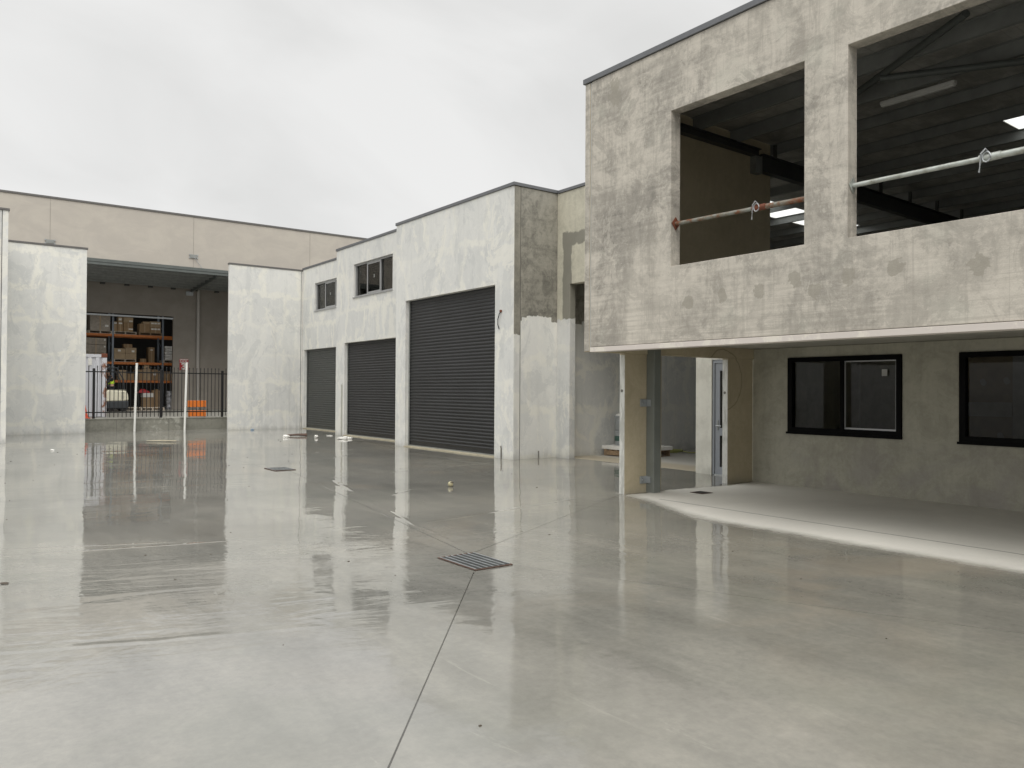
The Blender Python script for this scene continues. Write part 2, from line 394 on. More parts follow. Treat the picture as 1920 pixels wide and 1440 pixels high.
RIDGES = [((2.56, 18.58), (5.25, 17.49), .05, 1), ((2.43, 17.66), (5.8, 15.9), .05, 1), ((1.99, 14.21), (5.0, 14.36), .04, 1), ((1.87, 13.37), (4.3, 12.81), .045, 1), ((.4, 8.5), (2.6, 8.05), .03, .8),
          ((.0, 9.0), (2.0, 8.3), .02, .6), ((0, 5.5), (1.9, 4.85), .04, 1), ((7.0, 18.0), (10.06, 18.82), .04, .8), ((6.38, 15.84), (10.04, 18.84), .045, 1), ((5.47, 12.86), (9.57, 13.50), .04, 1),
          ((5.6, 13.6), (5.15, 10.43), .06, 1), ((4.89, 9.92), (4.2, 6.4), .03, .5), ((4.62, 7.92), (7.4, 8.35), .035, .8), ((4.89, 9.92), (6.64, 11.04), .03, .5), ((7.08, 15.10), (8.08, 13.75), .03, .5), ((6.12, 13.52), (7.9, 13.64), .03, .8)]
wv = t.mad(t.noise(p, 1.3, 3), .12, -.06)
RD_ = None
for (a_, b_, wd, am) in RIDGES:
    ax, ay = a_; bx, by = b_; L = math.hypot(bx-ax, by-ay); ux, uy = (bx-ax)/L, (by-ay)/L
    rx = t.math('SUBTRACT', x, ax); ry = t.math('SUBTRACT', y, ay)
    al = t.mad(rx, ux, t.math('MULTIPLY', ry, uy)); ac = t.math('ABSOLUTE', t.math('ADD', wv, t.mad(rx, uy, t.math('MULTIPLY', ry, -ux))))
    k = t.math('MULTIPLY', t.rng(ac, 0, wd*1.6, am, 0), t.math('MULTIPLY', t.rng(al, -.2, .3), t.rng(al, L-.3, L+.2, 1, 0)))
    RD_ = k if RD_ is None else t.math('MAXIMUM', RD_, k)
H = t.mad(RD_, .0026, H)
H = t.mad(t.noise(p, 3.2, 3, .5), .0016, H)
H = t.math('MULTIPLY', H, wet)
H = t.mad(J, -.002, H)
H = t.mad(t.math('MULTIPLY', fine, dry), .0012, H)
t.bump(H, 1.0, 1.0)
M['slab'] = t.m
M['yard'] = plain('neighbour_yard', (.22, .215, .19), .45, var=.25, scale=1.2, world=True)
M['floor_in'] = plain('warehouse_floor', (.2, .195, .18), .5, world=True, scale=1)

M['cap'] = plain('charcoal_capping', (.15, .155, .165), .45, .3, .1)
M['capbrown'] = plain('brown_grey_capping', (.13, .125, .12), .5, .1, .1)
M['seal'] = plain('joint_sealant', (.16, .155, .14), .8)
M['jointpale'] = plain('weathered_joint', (.30, .275, .24), .8)
M['shell'] = plain('dim_warehouse_lining', (.045, .042, .038), .8)
M['darkseal'] = plain('dark_joint', (.05, .05, .046), .8)
M['flash'] = None
t = NT('pale_slab_edge')
c = t.mix(t.rng(t.noise(t.map(t.pos(), (1, 1.2, 1)), 3.0, 6, .7), .5, .6, 0, .8), (.62, .57, .53), (.73, .69, .61))
t.out(c, .6); M['flash'] = t.m
M['door'] = plain('charcoal_roller_steel', (.025, .0255, .027), .42, .15, .3, 1.3, world=True)
M['doorgrey'] = plain('grey_green_roller_steel', (.046, .05, .047), .42, .15, .25, 1.3, world=True)
M['sill'] = plain('sandy_threshold', (.42, .38, .28), .8, scale=9)
M['alu'] = plain('grey_window_aluminium', (.40, .405, .41), .4, .4, .08)
M['black'] = plain('black_window_aluminium', (.0015, .0015, .0015), .5, 0, .1, spec=.08)
M['steel'] = plain('primed_grey_steel', (.115, .128, .122), .5, .15, .12, 2.5)
M['column'] = plain('grey_column_primer', (.20, .215, .20), .4, .2, .12, 2.5)
M['steeldk'] = plain('dark_purlin_steel', (.07, .073, .07), .5, .35, .2, 2)
M['galv'] = plain('galvanised_steel', (.42, .44, .45), .42, .6, .15, 12)
M['galvdull'] = plain('dull_galvanised', (.28, .29, .28), .5, .4, .15, 6)
M['galvdk'] = plain('wet_galvanised', (.16, .17, .17), .35, .5, .3, 12)
M['purlin'] = plain('bright_galvanised', (.26, .27, .265), .5, .2, .15, 4)
M['white'] = plain('white_pvc', (.78, .78, .75), .45, 0, .04)
M['greydoor'] = plain('grey_door_aluminium', (.27, .29, .32), .4, .2, .06)
M['fence'] = plain('black_fence_paint', (.010, .010, .011), .4, .1, .1)
M['wood'] = plain('raw_pallet_timber', (.30, .21, .13), .8, 0, .3, 14)
M['paletimber'] = plain('pale_pallet_timber', (.52, .46, .38), .8, 0, .2, 14)
M['card1'] = plain('brown_cardboard', (.30, .20, .11), .8, 0, .12, 3)
M['card2'] = plain('light_cardboard', (.40, .30, .19), .8, 0, .12, 3)
M['card3'] = plain('shrinkwrapped_board', (.30, .26, .21), .22, 0, .2, 9)
M['label'] = plain('white_label', (.75, .74, .70), .6, 0, .04)
M['orange'] = plain('racking_orange', (.55, .17, .035), .5, 0, .1)
M['rackblue'] = plain('racking_grey_blue', (.22, .25, .29), .45, .3, .1)
M['bright_orange'] = plain('safety_orange', (.85, .22, .03), .5, 0, .06)
M['redor'] = plain('cone_red', (.70, .10, .04), .55, 0, .1)
M['red'] = plain('sign_red', (.45, .03, .035), .5, 0, .05)
M['cream'] = plain('forklift_cream', (.68, .65, .52), .4, 0, .05)
M['char'] = plain('forklift_charcoal', (.035, .04, .045), .5, 0, .1)
M['rubber'] = plain('rubber', (.02, .02, .02), .8)
M['hiviz'] = plain('hi_vis_yellow', (.62, .92, .05), .6, 0, .04)
M['navy'] = plain('dark_work_shirt', (.02, .024, .03), .8)
M['skin'] = plain('skin', (.45, .27, .19), .5, 0, .06)
M['hair'] = plain('dark_hair', (.02, .015, .012), .6)
M['silver'] = plain('silver_bale_wrap', (.42, .43, .46), .28, .3, .3, 10)
M['foil'] = None
t = NT('roof_foil_blanket')
p = t.pos(); x, y, z = t.sep(p)
sag = t.noise(p, 2.2, 5, .6, .8)
gx = t.math('ABSOLUTE', t.math('SUBTRACT', t.math('FRACT', t.math('MULTIPLY', t.mad(sag, .1, x), 3.4)), .5))
gy = t.math('ABSOLUTE', t.math('SUBTRACT', t.math('FRACT', t.math('MULTIPLY', y, 6.5)), .5))
grid = t.math('MAXIMUM', t.rng(gx, .455, .475), t.rng(gy, .44, .46))
c = t.mix(t.rng(sag, .35, .65), (.34, .335, .31), (.56, .55, .515))
c = t.mix(t.math('MULTIPLY', grid, .8), c, (.42, .41, .38))
t.out(c, .35, .35); t.bump(t.mad(grid, .3, sag), .8, .03); M['foil'] = t.m
t = NT('fibreglass_skylight'); t.out((.80, .82, .80), .5)
tr = t.n.new('ShaderNodeBsdfTranslucent'); tr.inputs[0].default_value = (.9, .92, .9, 1)
mxs = t.n.new('ShaderNodeMixShader'); mxs.inputs[0].default_value = .75
t.lk(t.b.outputs[0], mxs.inputs[1]); t.lk(tr.outputs[0], mxs.inputs[2]); t.lk(mxs.outputs[0], t.n['Material Output'].inputs[0]); M['skylight'] = t.m
def m_glass(name, tint):
    t = NT(name); gl = t.n.new('ShaderNodeBsdfGlossy'); gl.inputs['Roughness'].default_value = .02
    tp = t.n.new('ShaderNodeBsdfTransparent'); tp.inputs[0].default_value = (tint, tint, tint*.98, 1)
    fr = t.n.new('ShaderNodeFresnel'); fr.inputs[0].default_value = 1.45
    mm = t.n.new('ShaderNodeMixShader'); t.lk(t.math('MULTIPLY', fr.outputs[0], .4), mm.inputs[0]); t.lk(tp.outputs[0], mm.inputs[1]); t.lk(gl.outputs[0], mm.inputs[2])
    t.lk(mm.outputs[0], t.n['Material Output'].inputs[0]); return t.m
M['glass'] = m_glass('window_glass', .62); M['tint'] = m_glass('grey_tinted_glass', .5)
t = NT('rusty_prop_steel')
n = t.noise(t.obj(), 7, 6, .7)
t.out(t.ramp(n, [(.42, (.26, .27, .24)), (.52, (.20, .17, .13)), (.6, (.20, .075, .035))]), .65, .2); M['rustpole'] = t.m
t = NT('galvanised_prop_steel')
n = t.noise(t.obj(), 6, 6, .7)
t.out(t.ramp(n, [(.42, (.50, .53, .50)), (.6, (.34, .35, .31)), (.7, (.2, .12, .07))]), .45, .35); M['galvpole'] = t.m
M['rust'] = plain('rust', (.16, .05, .025), .8, 0, .35, 12)
t = NT('weathered_container_paint')
p = t.pos(); x, y, z = t.sep(p)
n = t.noise(t.map(p, (2, 2, 1)), 2.5, 8, .72)
edge = t.math('MAXIMUM', t.rng(x, 4.95, 5.25, 0, .2), t.rng(z, 2.35, 2.85, 0, .13))
c = t.mix(t.rng(t.math('ADD', n, edge), .66, .74), (.62, .63, .67), (.26, .12, .07))
c = t.mix(t.rng(t.noise(t.map(p, (5, 5, .4)), 1, 5), .5, .75, 0, .35), c, (.45, .44, .46))
t.out(c, .6); M['container'] = t.m
M['drumblue'] = plain('grey_bucket_plastic', (.34, .36, .37), .4, 0, .05)
M['drumgreen'] = plain('green_bucket_band', (.05, .11, .09), .5, 0, .05)
M['paper'] = plain('soggy_white_paper', (.80, .79, .75), .6, 0, .06)
M['plank'] = plain('sodden_timber', (.09, .05, .035), .6, 0, .3)
M['ball'] = plain('scuffed_pale_ball', (.42, .38, .24), .7, 0, .35, 25)
M['bluesc'] = plain('pale_blue_plastic', (.35, .47, .60), .4)
M['leaf'] = plain('brown_leaf', (.06, .045, .03), .7)
M['hose'] = plain('yellow_green_hose', (.30, .32, .10), .5)
M['hosedk'] = plain('black_hose', (.02, .02, .02), .5)
M['plaster'] = plain('plasterboard_brown', (.30, .25, .17), .8)
M['plasterw'] = plain('plasterboard_grey', (.40, .40, .38), .8)
M['tread'] = plain('drain_cover_rust', (.10, .06, .045), .7, .3, .3, 20)
M['pit'] = plain('drain_pit', (.02, .02, .018), .9)

# ------------------------------------------------------------------ mesh helpers
def root_loc(o):
    v = Vector((0, 0, 0))
    while o is not None: v += o.location; o = o.parent
    return v
class MB:
    def __init__(s): s.bm = bmesh.new()
    def box(s, x0, x1, y0, y1, z0, z1):
        v = [s.bm.verts.new((x, y, z)) for x in (x0, x1) for y in (y0, y1) for z in (z0, z1)]
        for f in ((0, 1, 3, 2), (4, 6, 7, 5), (0, 4, 5, 1), (2, 3, 7, 6), (0, 2, 6, 4), (1, 5, 7, 3)): s.bm.faces.new([v[i] for i in f])
        return s
    def rings(s, rs, close=False):
        R_ = [[s.bm.verts.new(p) for p in r] for r in rs]; n = len(R_[0])
        for a, b in zip(R_, R_[1:]):
            for i in range(n): s.bm.faces.new((a[i], a[(i+1) % n], b[(i+1) % n], b[i]))
        if not close:
            s.bm.faces.new(R_[0][::-1]); s.bm.faces.new(R_[-1])
        return s
    def tube(s, pts, r, n=10):
        pts = [Vector(p) for p in pts]; rs = []; rr = r if isinstance(r, (list, tuple)) else [r]*len(pts)
        for i, p in enumerate(pts):
            d = (pts[min(i+1, len(pts)-1)]-pts[max(i-1, 0)]).normalized()
            a = d.orthogonal().normalized() if abs(d.z) > .99 else d.cross(Vector((0, 0, 1))).normalized()
            b = d.cross(a)
            rs.append([p+(a*math.cos(2*math.pi*k/n)+b*math.sin(2*math.pi*k/n))*rr[i] for k in range(n)])
        return s.rings(rs)
    def lathe(s, c, prof, n=20):
        return s.rings([[(c[0]+r*math.cos(2*math.pi*k/n), c[1]+r*math.sin(2*math.pi*k/n), c[2]+z) for k in range(n)] for r, z in prof])
    def prism(s, poly, axis, a, b):
        f = {'x': lambda p, q: (q, p[0], p[1]), 'y': lambda p, q: (p[0], q, p[1]), 'z': lambda p, q: (p[0], p[1], q)}[axis]
        return s.rings([[f(p, a) for p in poly], [f(p, b) for p in poly]])
    def panel(s, axis, t0, t1, a0, a1, z0, z1, holes=(), div=0):
        """wall slab normal to axis, thickness t0..t1, with rectangular holes (a0,a1,z0,z1)"""
        A = sorted({a0, a1, *[h[0] for h in holes if a0 < h[0] < a1], *[h[1] for h in holes if a0 < h[1] < a1]})
        Z = sorted({z0, z1, *[h[2] for h in holes if z0 < h[2] < z1], *[h[3] for h in holes if z0 < h[3] < z1]})
        def solid(i, k):
            if i < 0 or k < 0 or i >= len(A)-1 or k >= len(Z)-1: return False
            ca, cz = (A[i]+A[i+1])/2, (Z[k]+Z[k+1])/2
            return not any(h[0] < ca < h[1] and h[2] < cz < h[3] for h in holes)
        vs = {}
        def V(t, i, k):
            if (t, i, k) not in vs:
                tt = (t0, t1)[t]; vs[t, i, k] = s.bm.verts.new((tt, A[i], Z[k]) if axis == 'x' else (A[i], tt, Z[k]))
            return vs[t, i, k]
        for i in range(len(A)-1):
            for k in range(len(Z)-1):
                if not solid(i, k): continue
                for t in (0, 1): s.bm.faces.new((V(t, i, k), V(t, i+1, k), V(t, i+1, k+1), V(t, i, k+1)))
                for (di, dk, e) in ((-1, 0, ((i, k), (i, k+1))), (1, 0, ((i+1, k), (i+1, k+1))), (0, -1, ((i, k), (i+1, k))), (0, 1, ((i, k+1), (i+1, k+1)))):
                    if not solid(i+di, k+dk):
                        (p, q), (r_, u_) = e
                        s.bm.faces.new((V(0, p, q), V(0, r_, u_), V(1, r_, u_), V(1, p, q)))
        return s
    def build(s, name, mat, parent=None, local=False, bevel=0, smooth=False, mats=None):
        bmesh.ops.recalc_face_normals(s.bm, faces=s.bm.faces)
        if parent is not None and not local:
            bmesh.ops.translate(s.bm, verts=s.bm.verts, vec=-root_loc(parent))
        me = bpy.data.meshes.new(name); s.bm.to_mesh(me); s.bm.free()
        o = bpy.data.objects.new(name, me); col.objects.link(o)
        me.materials.append(mat)
        for q in (mats or []): me.materials.append(q)
        if parent is not None: o.parent = parent
        if smooth:
            for pl in me.polygons: pl.use_smooth = True
            if hasattr(me, 'set_sharp_from_angle'): me.set_sharp_from_angle(angle=R(40))
        if bevel:
            b = o.modifiers.new('bevel', 'BEVEL'); b.width = bevel; b.segments = 2; b.limit_method = 'ANGLE'; b.angle_limit = R(40)
        return o
def tag(o, label, cat=None, group=None, kind=None):
    if label: o['label'] = label
    if cat: o['category'] = cat
    if group: o['group'] = group
    if kind: o['kind'] = kind
    return o
def empty(name, loc, label, cat, group=None, rz=0):
    o = bpy.data.objects.new(name, None); col.objects.link(o); o.location = loc; o.rotation_euler.z = rz; o.empty_display_size = .2
    return tag(o, label, cat, group)
def copy_tree(o, parent=None):
    c = o.copy(); col.objects.link(c)
    if parent is not None: c.parent = parent
    for ch in [k for k in kids.get(o.name, [])]: copy_tree(ch, c)
    return c
kids = {}
def remember(rt):
    for o in list(col.objects):
        if o.parent is not None: kids.setdefault(o.parent.name, [])
        if o.parent is not None and o not in kids[o.parent.name]: kids[o.parent.name].append(o)

# ------------------------------------------------------------------ ground with falls to the drains
PER = [(8.2, 8.3), (10.27, 13.7), (10.2, 19.1), (11.0, 24.9), (5.75, 29.7), (-2, 27), (-6, 19), (-6, 12.5), (-4, 4), (.35, -1.2), (6.9, -1.1), (7.3, 3.0)]
FALL = -.035
tris = []
def nearest(a, b):
    mxp = ((a[0]+b[0])/2, (a[1]+b[1])/2); return G0 if math.dist(mxp, G0) < math.dist(mxp, S0) else S0
owner = [G0, S0, S0, S0, S0, S0, S0, G0, G0, G0, G0, G0]
for i in range(len(PER)):
    a, b = PER[i], PER[(i+1) % len(PER)]; oa, ob = owner[i], owner[(i+1) % len(PER)]
    tris.append(((*a, 0), (*b, 0), (*oa, FALL)))
    if oa != ob: tris.append(((*b, 0), (*oa, FALL), (*ob, FALL)))
def gz(x, y):
    for A, B, C in tris:
        d = (B[1]-C[1])*(A[0]-C[0])+(C[0]-B[0])*(A[1]-C[1])
        l1 = ((B[1]-C[1])*(x-C[0])+(C[0]-B[0])*(y-C[1]))/d; l2 = ((C[1]-A[1])*(x-C[0])+(A[0]-C[0])*(y-C[1]))/d; l3 = 1-l1-l2
        if min(l1, l2, l3) >= -1e-6: return l1*A[2]+l2*B[2]+l3*C[2]
    return 0.0
mb = MB(); x0, x1, y0, y1, st = -6.25, 12.5, -1.5, 30.5, .25
nx, ny = int((x1-x0)/st), int((y1-y0)/st)
gv = [[mb.bm.verts.new((x0+i*st, y0+j*st, gz(x0+i*st, y0+j*st))) for j in range(ny+1)] for i in range(nx+1)]
for i in range(nx):
    for j in range(ny): mb.bm.faces.new((gv[i][j], gv[i+1][j], gv[i+1][j+1], gv[i][j+1]))
B = 900
cs = [mb.bm.verts.new(p) for p in ((-B, -B, 0), (B, -B, 0), (B, B, 0), (-B, B, 0))]
def edge_fan(c1, c2, line):
    h = len(line)//2
    for k in range(len(line)-1): mb.bm.faces.new((c1 if k < h else c2, line[k], line[k+1]))
    mb.bm.faces.new((c1, line[h], c2))
edge_fan(cs[0], cs[1], [gv[i][0] for i in range(nx+1)])
edge_fan(cs[1], cs[2], [gv[nx][j] for j in range(ny+1)])
edge_fan(cs[2], cs[3], [gv[i][ny] for i in range(nx, -1, -1)])
edge_fan(cs[3], cs[0], [gv[0][j] for j in range(ny, -1, -1)])
g = mb.build('ground', M['slab']); tag(g, 'wet grey concrete yard with saw cuts and reflections', kind='structure')
mb = MB()
mb.box(-25, 40, 30.72, 60, .30, .445)
tag(mb.build('neighbour_yard', M['yard']), 'raised concrete yard behind the black fence', kind='structure')

def cap(parent, x0, x1, y0, y1, z, mat='cap', h=.075, o=.025):
    return MB().box(x0-o, x1+o, y0-o, y1+o, z, z+h).build('parapet_cap', M[mat], parent, bevel=.004)

# ------------------------------------------------------------------ roller doors, windows
def roller_door(parent, X, ya, yb, h, label=None, dmat='door'):
    mb = MB(); pitch = .082; base = .13
    prof = [(0, .0), (0, base*.92)]
    z = base; pts = []
    while z < h-.01:
        for q, d in ((0, .004), (.16, .0), (.34, -.013), (.62, -.013), (.82, 0)):
            pts.append((d, z+q*pitch))
        z += pitch
    pts = [(0.004, .01), (.004, base*.95)]+pts+[(0, h+.05)]
    a = [mb.bm.verts.new((X+d, ya, zz)) for d, zz in pts]; b = [mb.bm.verts.new((X+d, yb, zz)) for d, zz in pts]
    for k in range(len(pts)-1): mb.bm.faces.new((a[k], b[k], b[k+1], a[k+1]))
    d = mb.build('roller_door', M[dmat], parent, smooth=False)
    sld = d.modifiers.new('gauge', 'SOLIDIFY'); sld.thickness = .004; sld.offset = 1 if False else -1
    if label: d['label'] = label
    MB().box(X-.016, X+.03, ya+.02, yb-.02, .012, .05).build('bottom_rail', M['galvdull'], d)
    for yy in (ya-.0, yb-.05): MB().box(X-.035, X-.018, yy, yy+.05, 0.01, h).build('door_guide', M['galvdull'], d)
    MB().box(X-.17, X+.05, ya, yb, -.03, .022).build('threshold', M['sill'], d)
    return d
def slide_window(parent, X, ya, yb, z0, z1, sashes, mat='alu', fw=.045, depth=.09, sash_at=None, glass='glass'):
    """frame in an X-normal wall; sashes = list of (y0,y1)"""
    mb = MB(); mb.panel('x', X, X+depth, ya, yb, z0, z1, [(a, b, z0+fw, z1-fw) for a, b in sashes])
    f = mb.build('window', M[mat], parent, bevel=.003)
    for k, (a, b) in enumerate(sashes):
        MB().box(X+depth*.62, X+depth*.62+.006, a-.005, b+.005, z0+fw-.005, z1-fw+.005).build('pane', M[glass], f)
    if sash_at:
        a, b = sash_at
        MB().panel('x', X+.008, X+.034, a, b, z0+fw+.004, z1-fw-.004, [(a+.045, b-.045, z0+fw+.05, z1-fw-.05)]).build('sash', M[mat if mat == 'alu' else 'alu'], f)
        MB().box(X+.018, X+.023, a+.045, b-.045, z0+fw+.05, z1-fw-.05).build('sash_pane', M['tint'], f)
        cy = (a+b)/2
    return f

T = .17
def unit(name, X, y0, y1, top, door, win, mat, label, back=20, dmat='door'):
    r = empty(name, (X, (y0+y1)/2, 0), label, 'warehouse unit', 'row of whitewashed warehouse units')
    holes = [(door[0], door[1], -.06, door[2])]
    if win: holes.append(win)
    MB().panel('x', X, X+T, y0, y1, -.06, top, holes).build('wall', M[mat], r, bevel=.008)
    cap(r, X, X+T, y0, y1, top)
    roller_door(r, X+T-.03, door[0]+.002, door[1]-.002, door[2], dmat=dmat)
    # dark shell behind the front
    rf = MB(); rf.box(X+T+.005, back, y0+.02, y1-.02, top-.45, top-.4); rf.build('roof', M['steeldk'], r)
    MB().box(back, back+.15, y0+.02, y1-.02, -.05, top-.45).build('rear_wall', M['inner'], r)
    MB().box(X+T+.01, back-.01, y1-.14, y1-.02, -.05, top-.46).build('party_wall', M['inner'], r)
    return r
U3 = unit('warehouse_unit', 10.27, 13.785, 19.20, 6.04, (14.49, 18.66, 3.92), None, 'wash3', 'nearest whitewashed unit with the tallest roller door, beside the raw concrete return wall')
U2 = unit('warehouse_unit', 11.05, 19.21, 24.92, 6.225, (20.2, 24.24, 3.075), (20.89, 23.57, 4.53, 5.6), 'wash2', 'middle whitewashed unit with three-light upper window and mid-sized roller door')
U1 = unit('warehouse_unit', 11.77, 24.93, 29.73, 6.235, (25.7, 29.54, 3.075), (25.85, 28.53, 4.53, 5.58), 'wash1', 'farthest whitewashed unit with small roller door beside the right screen wall', dmat='doorgrey')
Wn = slide_window(U2, 11.05+.06, 20.895, 23.565, 4.535, 5.595, [(20.94, 21.80), (21.84, 22.68), (22.72, 23.52)], sash_at=(21.78, 22.72))
MB().box(11.05+.071, 11.05+.075, 22.2, 22.27, 5.05, 5.15).build('sticker', M['galvdull'], Wn)
MB().box(11.02, 11.12, 20.87, 23.59, 4.50, 4.53).build('window_sill', M['alu'], Wn)
Wn = slide_window(U1, 11.77+.06, 25.855, 28.525, 4.535, 5.575, [(25.9, 26.74), (26.78, 27.64), (27.68, 28.48)], sash_at=(26.74, 27.68))
MB().box(11.77+.071, 11.77+.075, 27.18, 27.25, 5.03, 5.12).build('sticker', M['galvdull'], Wn)
MB().box(11.74, 11.84, 25.83, 28.55, 4.50, 4.53).build('window_sill', M['alu'], Wn)
# return wall of the nearest unit, carried on inside as a party wall
MB().box(10.45, 24.0, 13.77, 13.94, -.06, 6.035).build('return_wall', M['return'], U3, bevel=.006)
MB().box(10.445, 10.452, 13.764, 13.80, -.05, 6.04).build('joint_seal', M['seal'], U3)
t = NT('panel_end_concrete')
x, y, z = t.sep(t.pos()); raw, v = conc_color(t, (.12, .116, .10), (.30, .285, .24), 80, 1, .3)
t.out(seep(t, t.mix(t.rng(t.mad(t.noise(t.pos(), 8, 4), .15, z), 2.82, 2.84, 1, 0), raw, wash_color(t, 5, .98)), .02), .7)
MB().box(10.283, 10.44, 13.768, 13.79, -.05, 6.035).build('panel_end', t.m, U3)
MB().box(10.235, 11.53, 13.745, 13.965, 6.04, 6.112).build('parapet_cap', M['cap'], U3, bevel=.004)
# loose cable hanging beside the tall door
cbl = MB().tube([(10.262, 14.24, 3.30), (10.235, 14.27, 3.24), (10.225, 14.31, 3.12), (10.24, 14.33, 3.0), (10.262, 14.31, 2.9)], .011, 8)
cbl.build('cable', M['fence'], U3, smooth=True)
MB().lathe((10.255, 14.24, 3.27), [(.012, 0), (.03, .01), (.03, .05), (.012, .06)], 12).build('cable_socket', M['rust'], U3)
# damp conduits at the foot of the pillars
for (yy, xx, hh) in ((14.2, 10.262, .28), ):
    MB().tube([(xx, yy, -.03), (xx, yy, hh*.8), (xx, yy+.02, hh)], .018, 8).build('conduit', M['seal'], U3)
MB().tube([(10.98, 13.762, -.03), (10.98, 13.762, .17)], .016, 8).build('conduit', M['seal'], U3)

# ------------------------------------------------------------------ open raw unit and corner building (one shell)
C0 = empty('concrete_corner_building', (7.5, 3, 0), 'unfinished raw concrete building with overhanging upper storey and big empty window openings', 'building')
MB().panel('x', 11.5, 11.67, 8.352, 13.768, -.06, 6.03, [(9.70, 13.32, -.1, 3.92), (8.60, 9.335, -.1, 2.10)]).build('opening_wall', M['cwall'], C0, bevel=.008)
MB().box(11.475, 11.695, 8.43, 13.74, 6.032, 6.10).build('parapet_cap', M['cap'], C0, bevel=.004)
MB().box(11.494, 11.5, 9.335, 9.70, -.02, 3.0).build('pier_render', M['pier'], C0)
# facade panels
MB().panel('x', 7.48, 7.655, -2.0, 8.215, 2.135, 5.89, [(4.85, 6.73, 3.09, 5.06), (1.3, 4.355, 3.085, 5.06), (-1.3, .9, 3.085, 5.06)]).build('front_panel', M['facade'], C0, bevel=.01)
MB().box(7.462, 7.64, -2.0, 8.205, 2.062, 2.128).build('slab_edge', M['flash'], C0, bevel=.004)
MB().box(7.455, 7.70, -2.03, 8.375, 5.893, 5.965).build('parapet_cap', M['cap'], C0, bevel=.004)
MB().panel('y', 8.235, 8.345, 7.483, 11.69, 2.07, 5.885, []).build('side_panel', M['brown'], C0, bevel=.006)
MB().panel('y', 8.255, 8.37, 8.21, 11.24, -.06, 2.068, [(8.985, 10.585, -.1, 2.066)]).build('side_wall', M['brown'], C0, bevel=.008)
MB().box(7.4765, 7.482, 8.242, 8.34, 2.08, 5.88).build('panel_end', M['facade'], C0)
MB().box(7.484, 7.60, 8.2155, 8.2345, 2.07, 5.88).build('joint_seal', M['plasterw'], C0)
MB().box(8.203, 8.209, 8.262, 8.363, 0, 2.05).build('sealed_end', M['jamb'], C0)
MB().box(10.576, 10.584, 8.262, 8.363, 0, 2.05).build('sealed_end', M['jamb'], C0)
# small ferrules cast into the ends
# window wall under the overhang
MB().panel('x', 11.242, 11.41, -2.0, 8.252, -.06, 2.24, [(5.70, 7.57, .85, 2.075), (2.9, 4.92, .83, 2.07), (-.5, 1.6, .83, 2.07)]).build('window_wall', M['underwall'], C0, bevel=.006)
MB().box(7.66, 11.45, -2.0, 8.23, 2.245, 2.5).build('upper_floor_slab', M['soffit'], C0)
MB().box(7.655, 23.9, -2.17, -2.0, -.06, 5.88).build('end_wall', M['inner'], C0)
MB().box(23.9, 24.07, -2.17, 13.94, -.06, 5.7).build('rear_wall', M['inner'], C0)
MB().box(11.41, 23.9, 8.55, 8.56, 0, .01).build('floor_joint', M['darkseal'], C0)
# black framed windows
def black_window(y0, y1, z0, z1, mull, right_sash):
    f = MB().panel('x', 11.212, 11.30, y0, y1, z0, z1, [(y0+.075, mull-.028, z0+.095, z1-.07), (mull+.028, y1-.085, z0+.095, z1-.07)]).build('window', M['black'], C0, bevel=.004)
    MB().box(11.20, 11.212, y0-.02, y1+.02, z0-.012, z0+.022).build('window_sill', M['black'], f)
    MB().box(11.27, 11.276, y0+.07, mull-.02, z0+.09, z1-.06).build('pane', M['glass'], f)
    MB().box(11.27, 11.276, mull+.02, y1-.08, z0+.09, z1-.06).build('pane', M['glass'], f)
    a, b = y0+.08, mull-.03
    MB().panel('x', 11.244, 11.262, a, b, z0+.10, z1-.075, [(a+.014, b-.014, z0+.125, z1-.092)]).build('sash', M['alu'], f)
    return f
f1 = black_window(5.705, 7.565, .855, 2.072, 6.62, True)
MB().box(11.236, 11.240, 5.92, 6.0, 1.76, 1.86).build('sticker', M['plasterw'], f1)
f2 = black_window(2.905, 4.915, .835, 2.068, 3.75, True)
# things seen through them
MB().box(11.42, 14.4, 8.28, 8.40, 0, 2.5).build('inner_wall', M['underwall'], C0)
MB().box(14.4, 14.5, 6.65, 8.40, 0, 2.5).build('inner_wall', M['underwall'], C0)
MB().box(13.9, 14.0, -1.9, 6.6, 0, 2.45).build('plaster_partition', M['plaster'], C0)
MB().box(13.885, 13.897, 5.28, 6.59, 1.14, 1.37).build('plaster_band', M['plasterw'], C0)
MB().box(13.885, 13.897, 3.9, 5.27, 0, 2.45).build('plaster_band', M['plasterw'], C0)
for yy, zz in ((5.71, 1.70), (5.36, 1.72), (5.45, .83)): MB().rings([[(xx, yy+.05*math.cos(a)*(1+.2*math.sin(2*a)), zz+.06*math.sin(a)) for a in [q*math.pi/6 for q in range(12)]] for xx in (13.892, 13.898)]).build('filler_patch', M['plasterw'], C0)
MB().box(13.2, 13.28, 7.48, 7.62, 0, 2.5).build('stud', M['plasterw'], C0)
# glazed grey door in the opening wall
d = MB().panel('x', 11.515, 11.60, 8.605, 9.33, .005, 2.095, [(8.65, 9.285, -.02, 2.04)]).build('door_frame', M['greydoor'], C0)
dl = MB().panel('x', 11.53, 11.575, 8.655, 9.28, .02, 2.035, [(8.76, 9.175, .15, .72), (8.76, 9.175, .86, 1.90)]).build('glazed_door', M['greydoor'], C0, bevel=.004)
MB().box(11.55, 11.556, 8.755, 9.18, .145, 1.905).build('pane', M['tint'], dl)
MB().box(11.52, 11.53, 9.20, 9.235, .82, 1.0).build('handle_plate', M['galvdull'], dl)
MB().tube([(11.525, 9.218, .90), (11.47, 9.218, .90), (11.47, 9.10, .90)], .011, 8).build('door_handle', M['galv'], dl, smooth=True)
MB().box(11.505, 11.529, 8.66, 9.275, .0, .019).build('door_sill', M['galv'], dl)
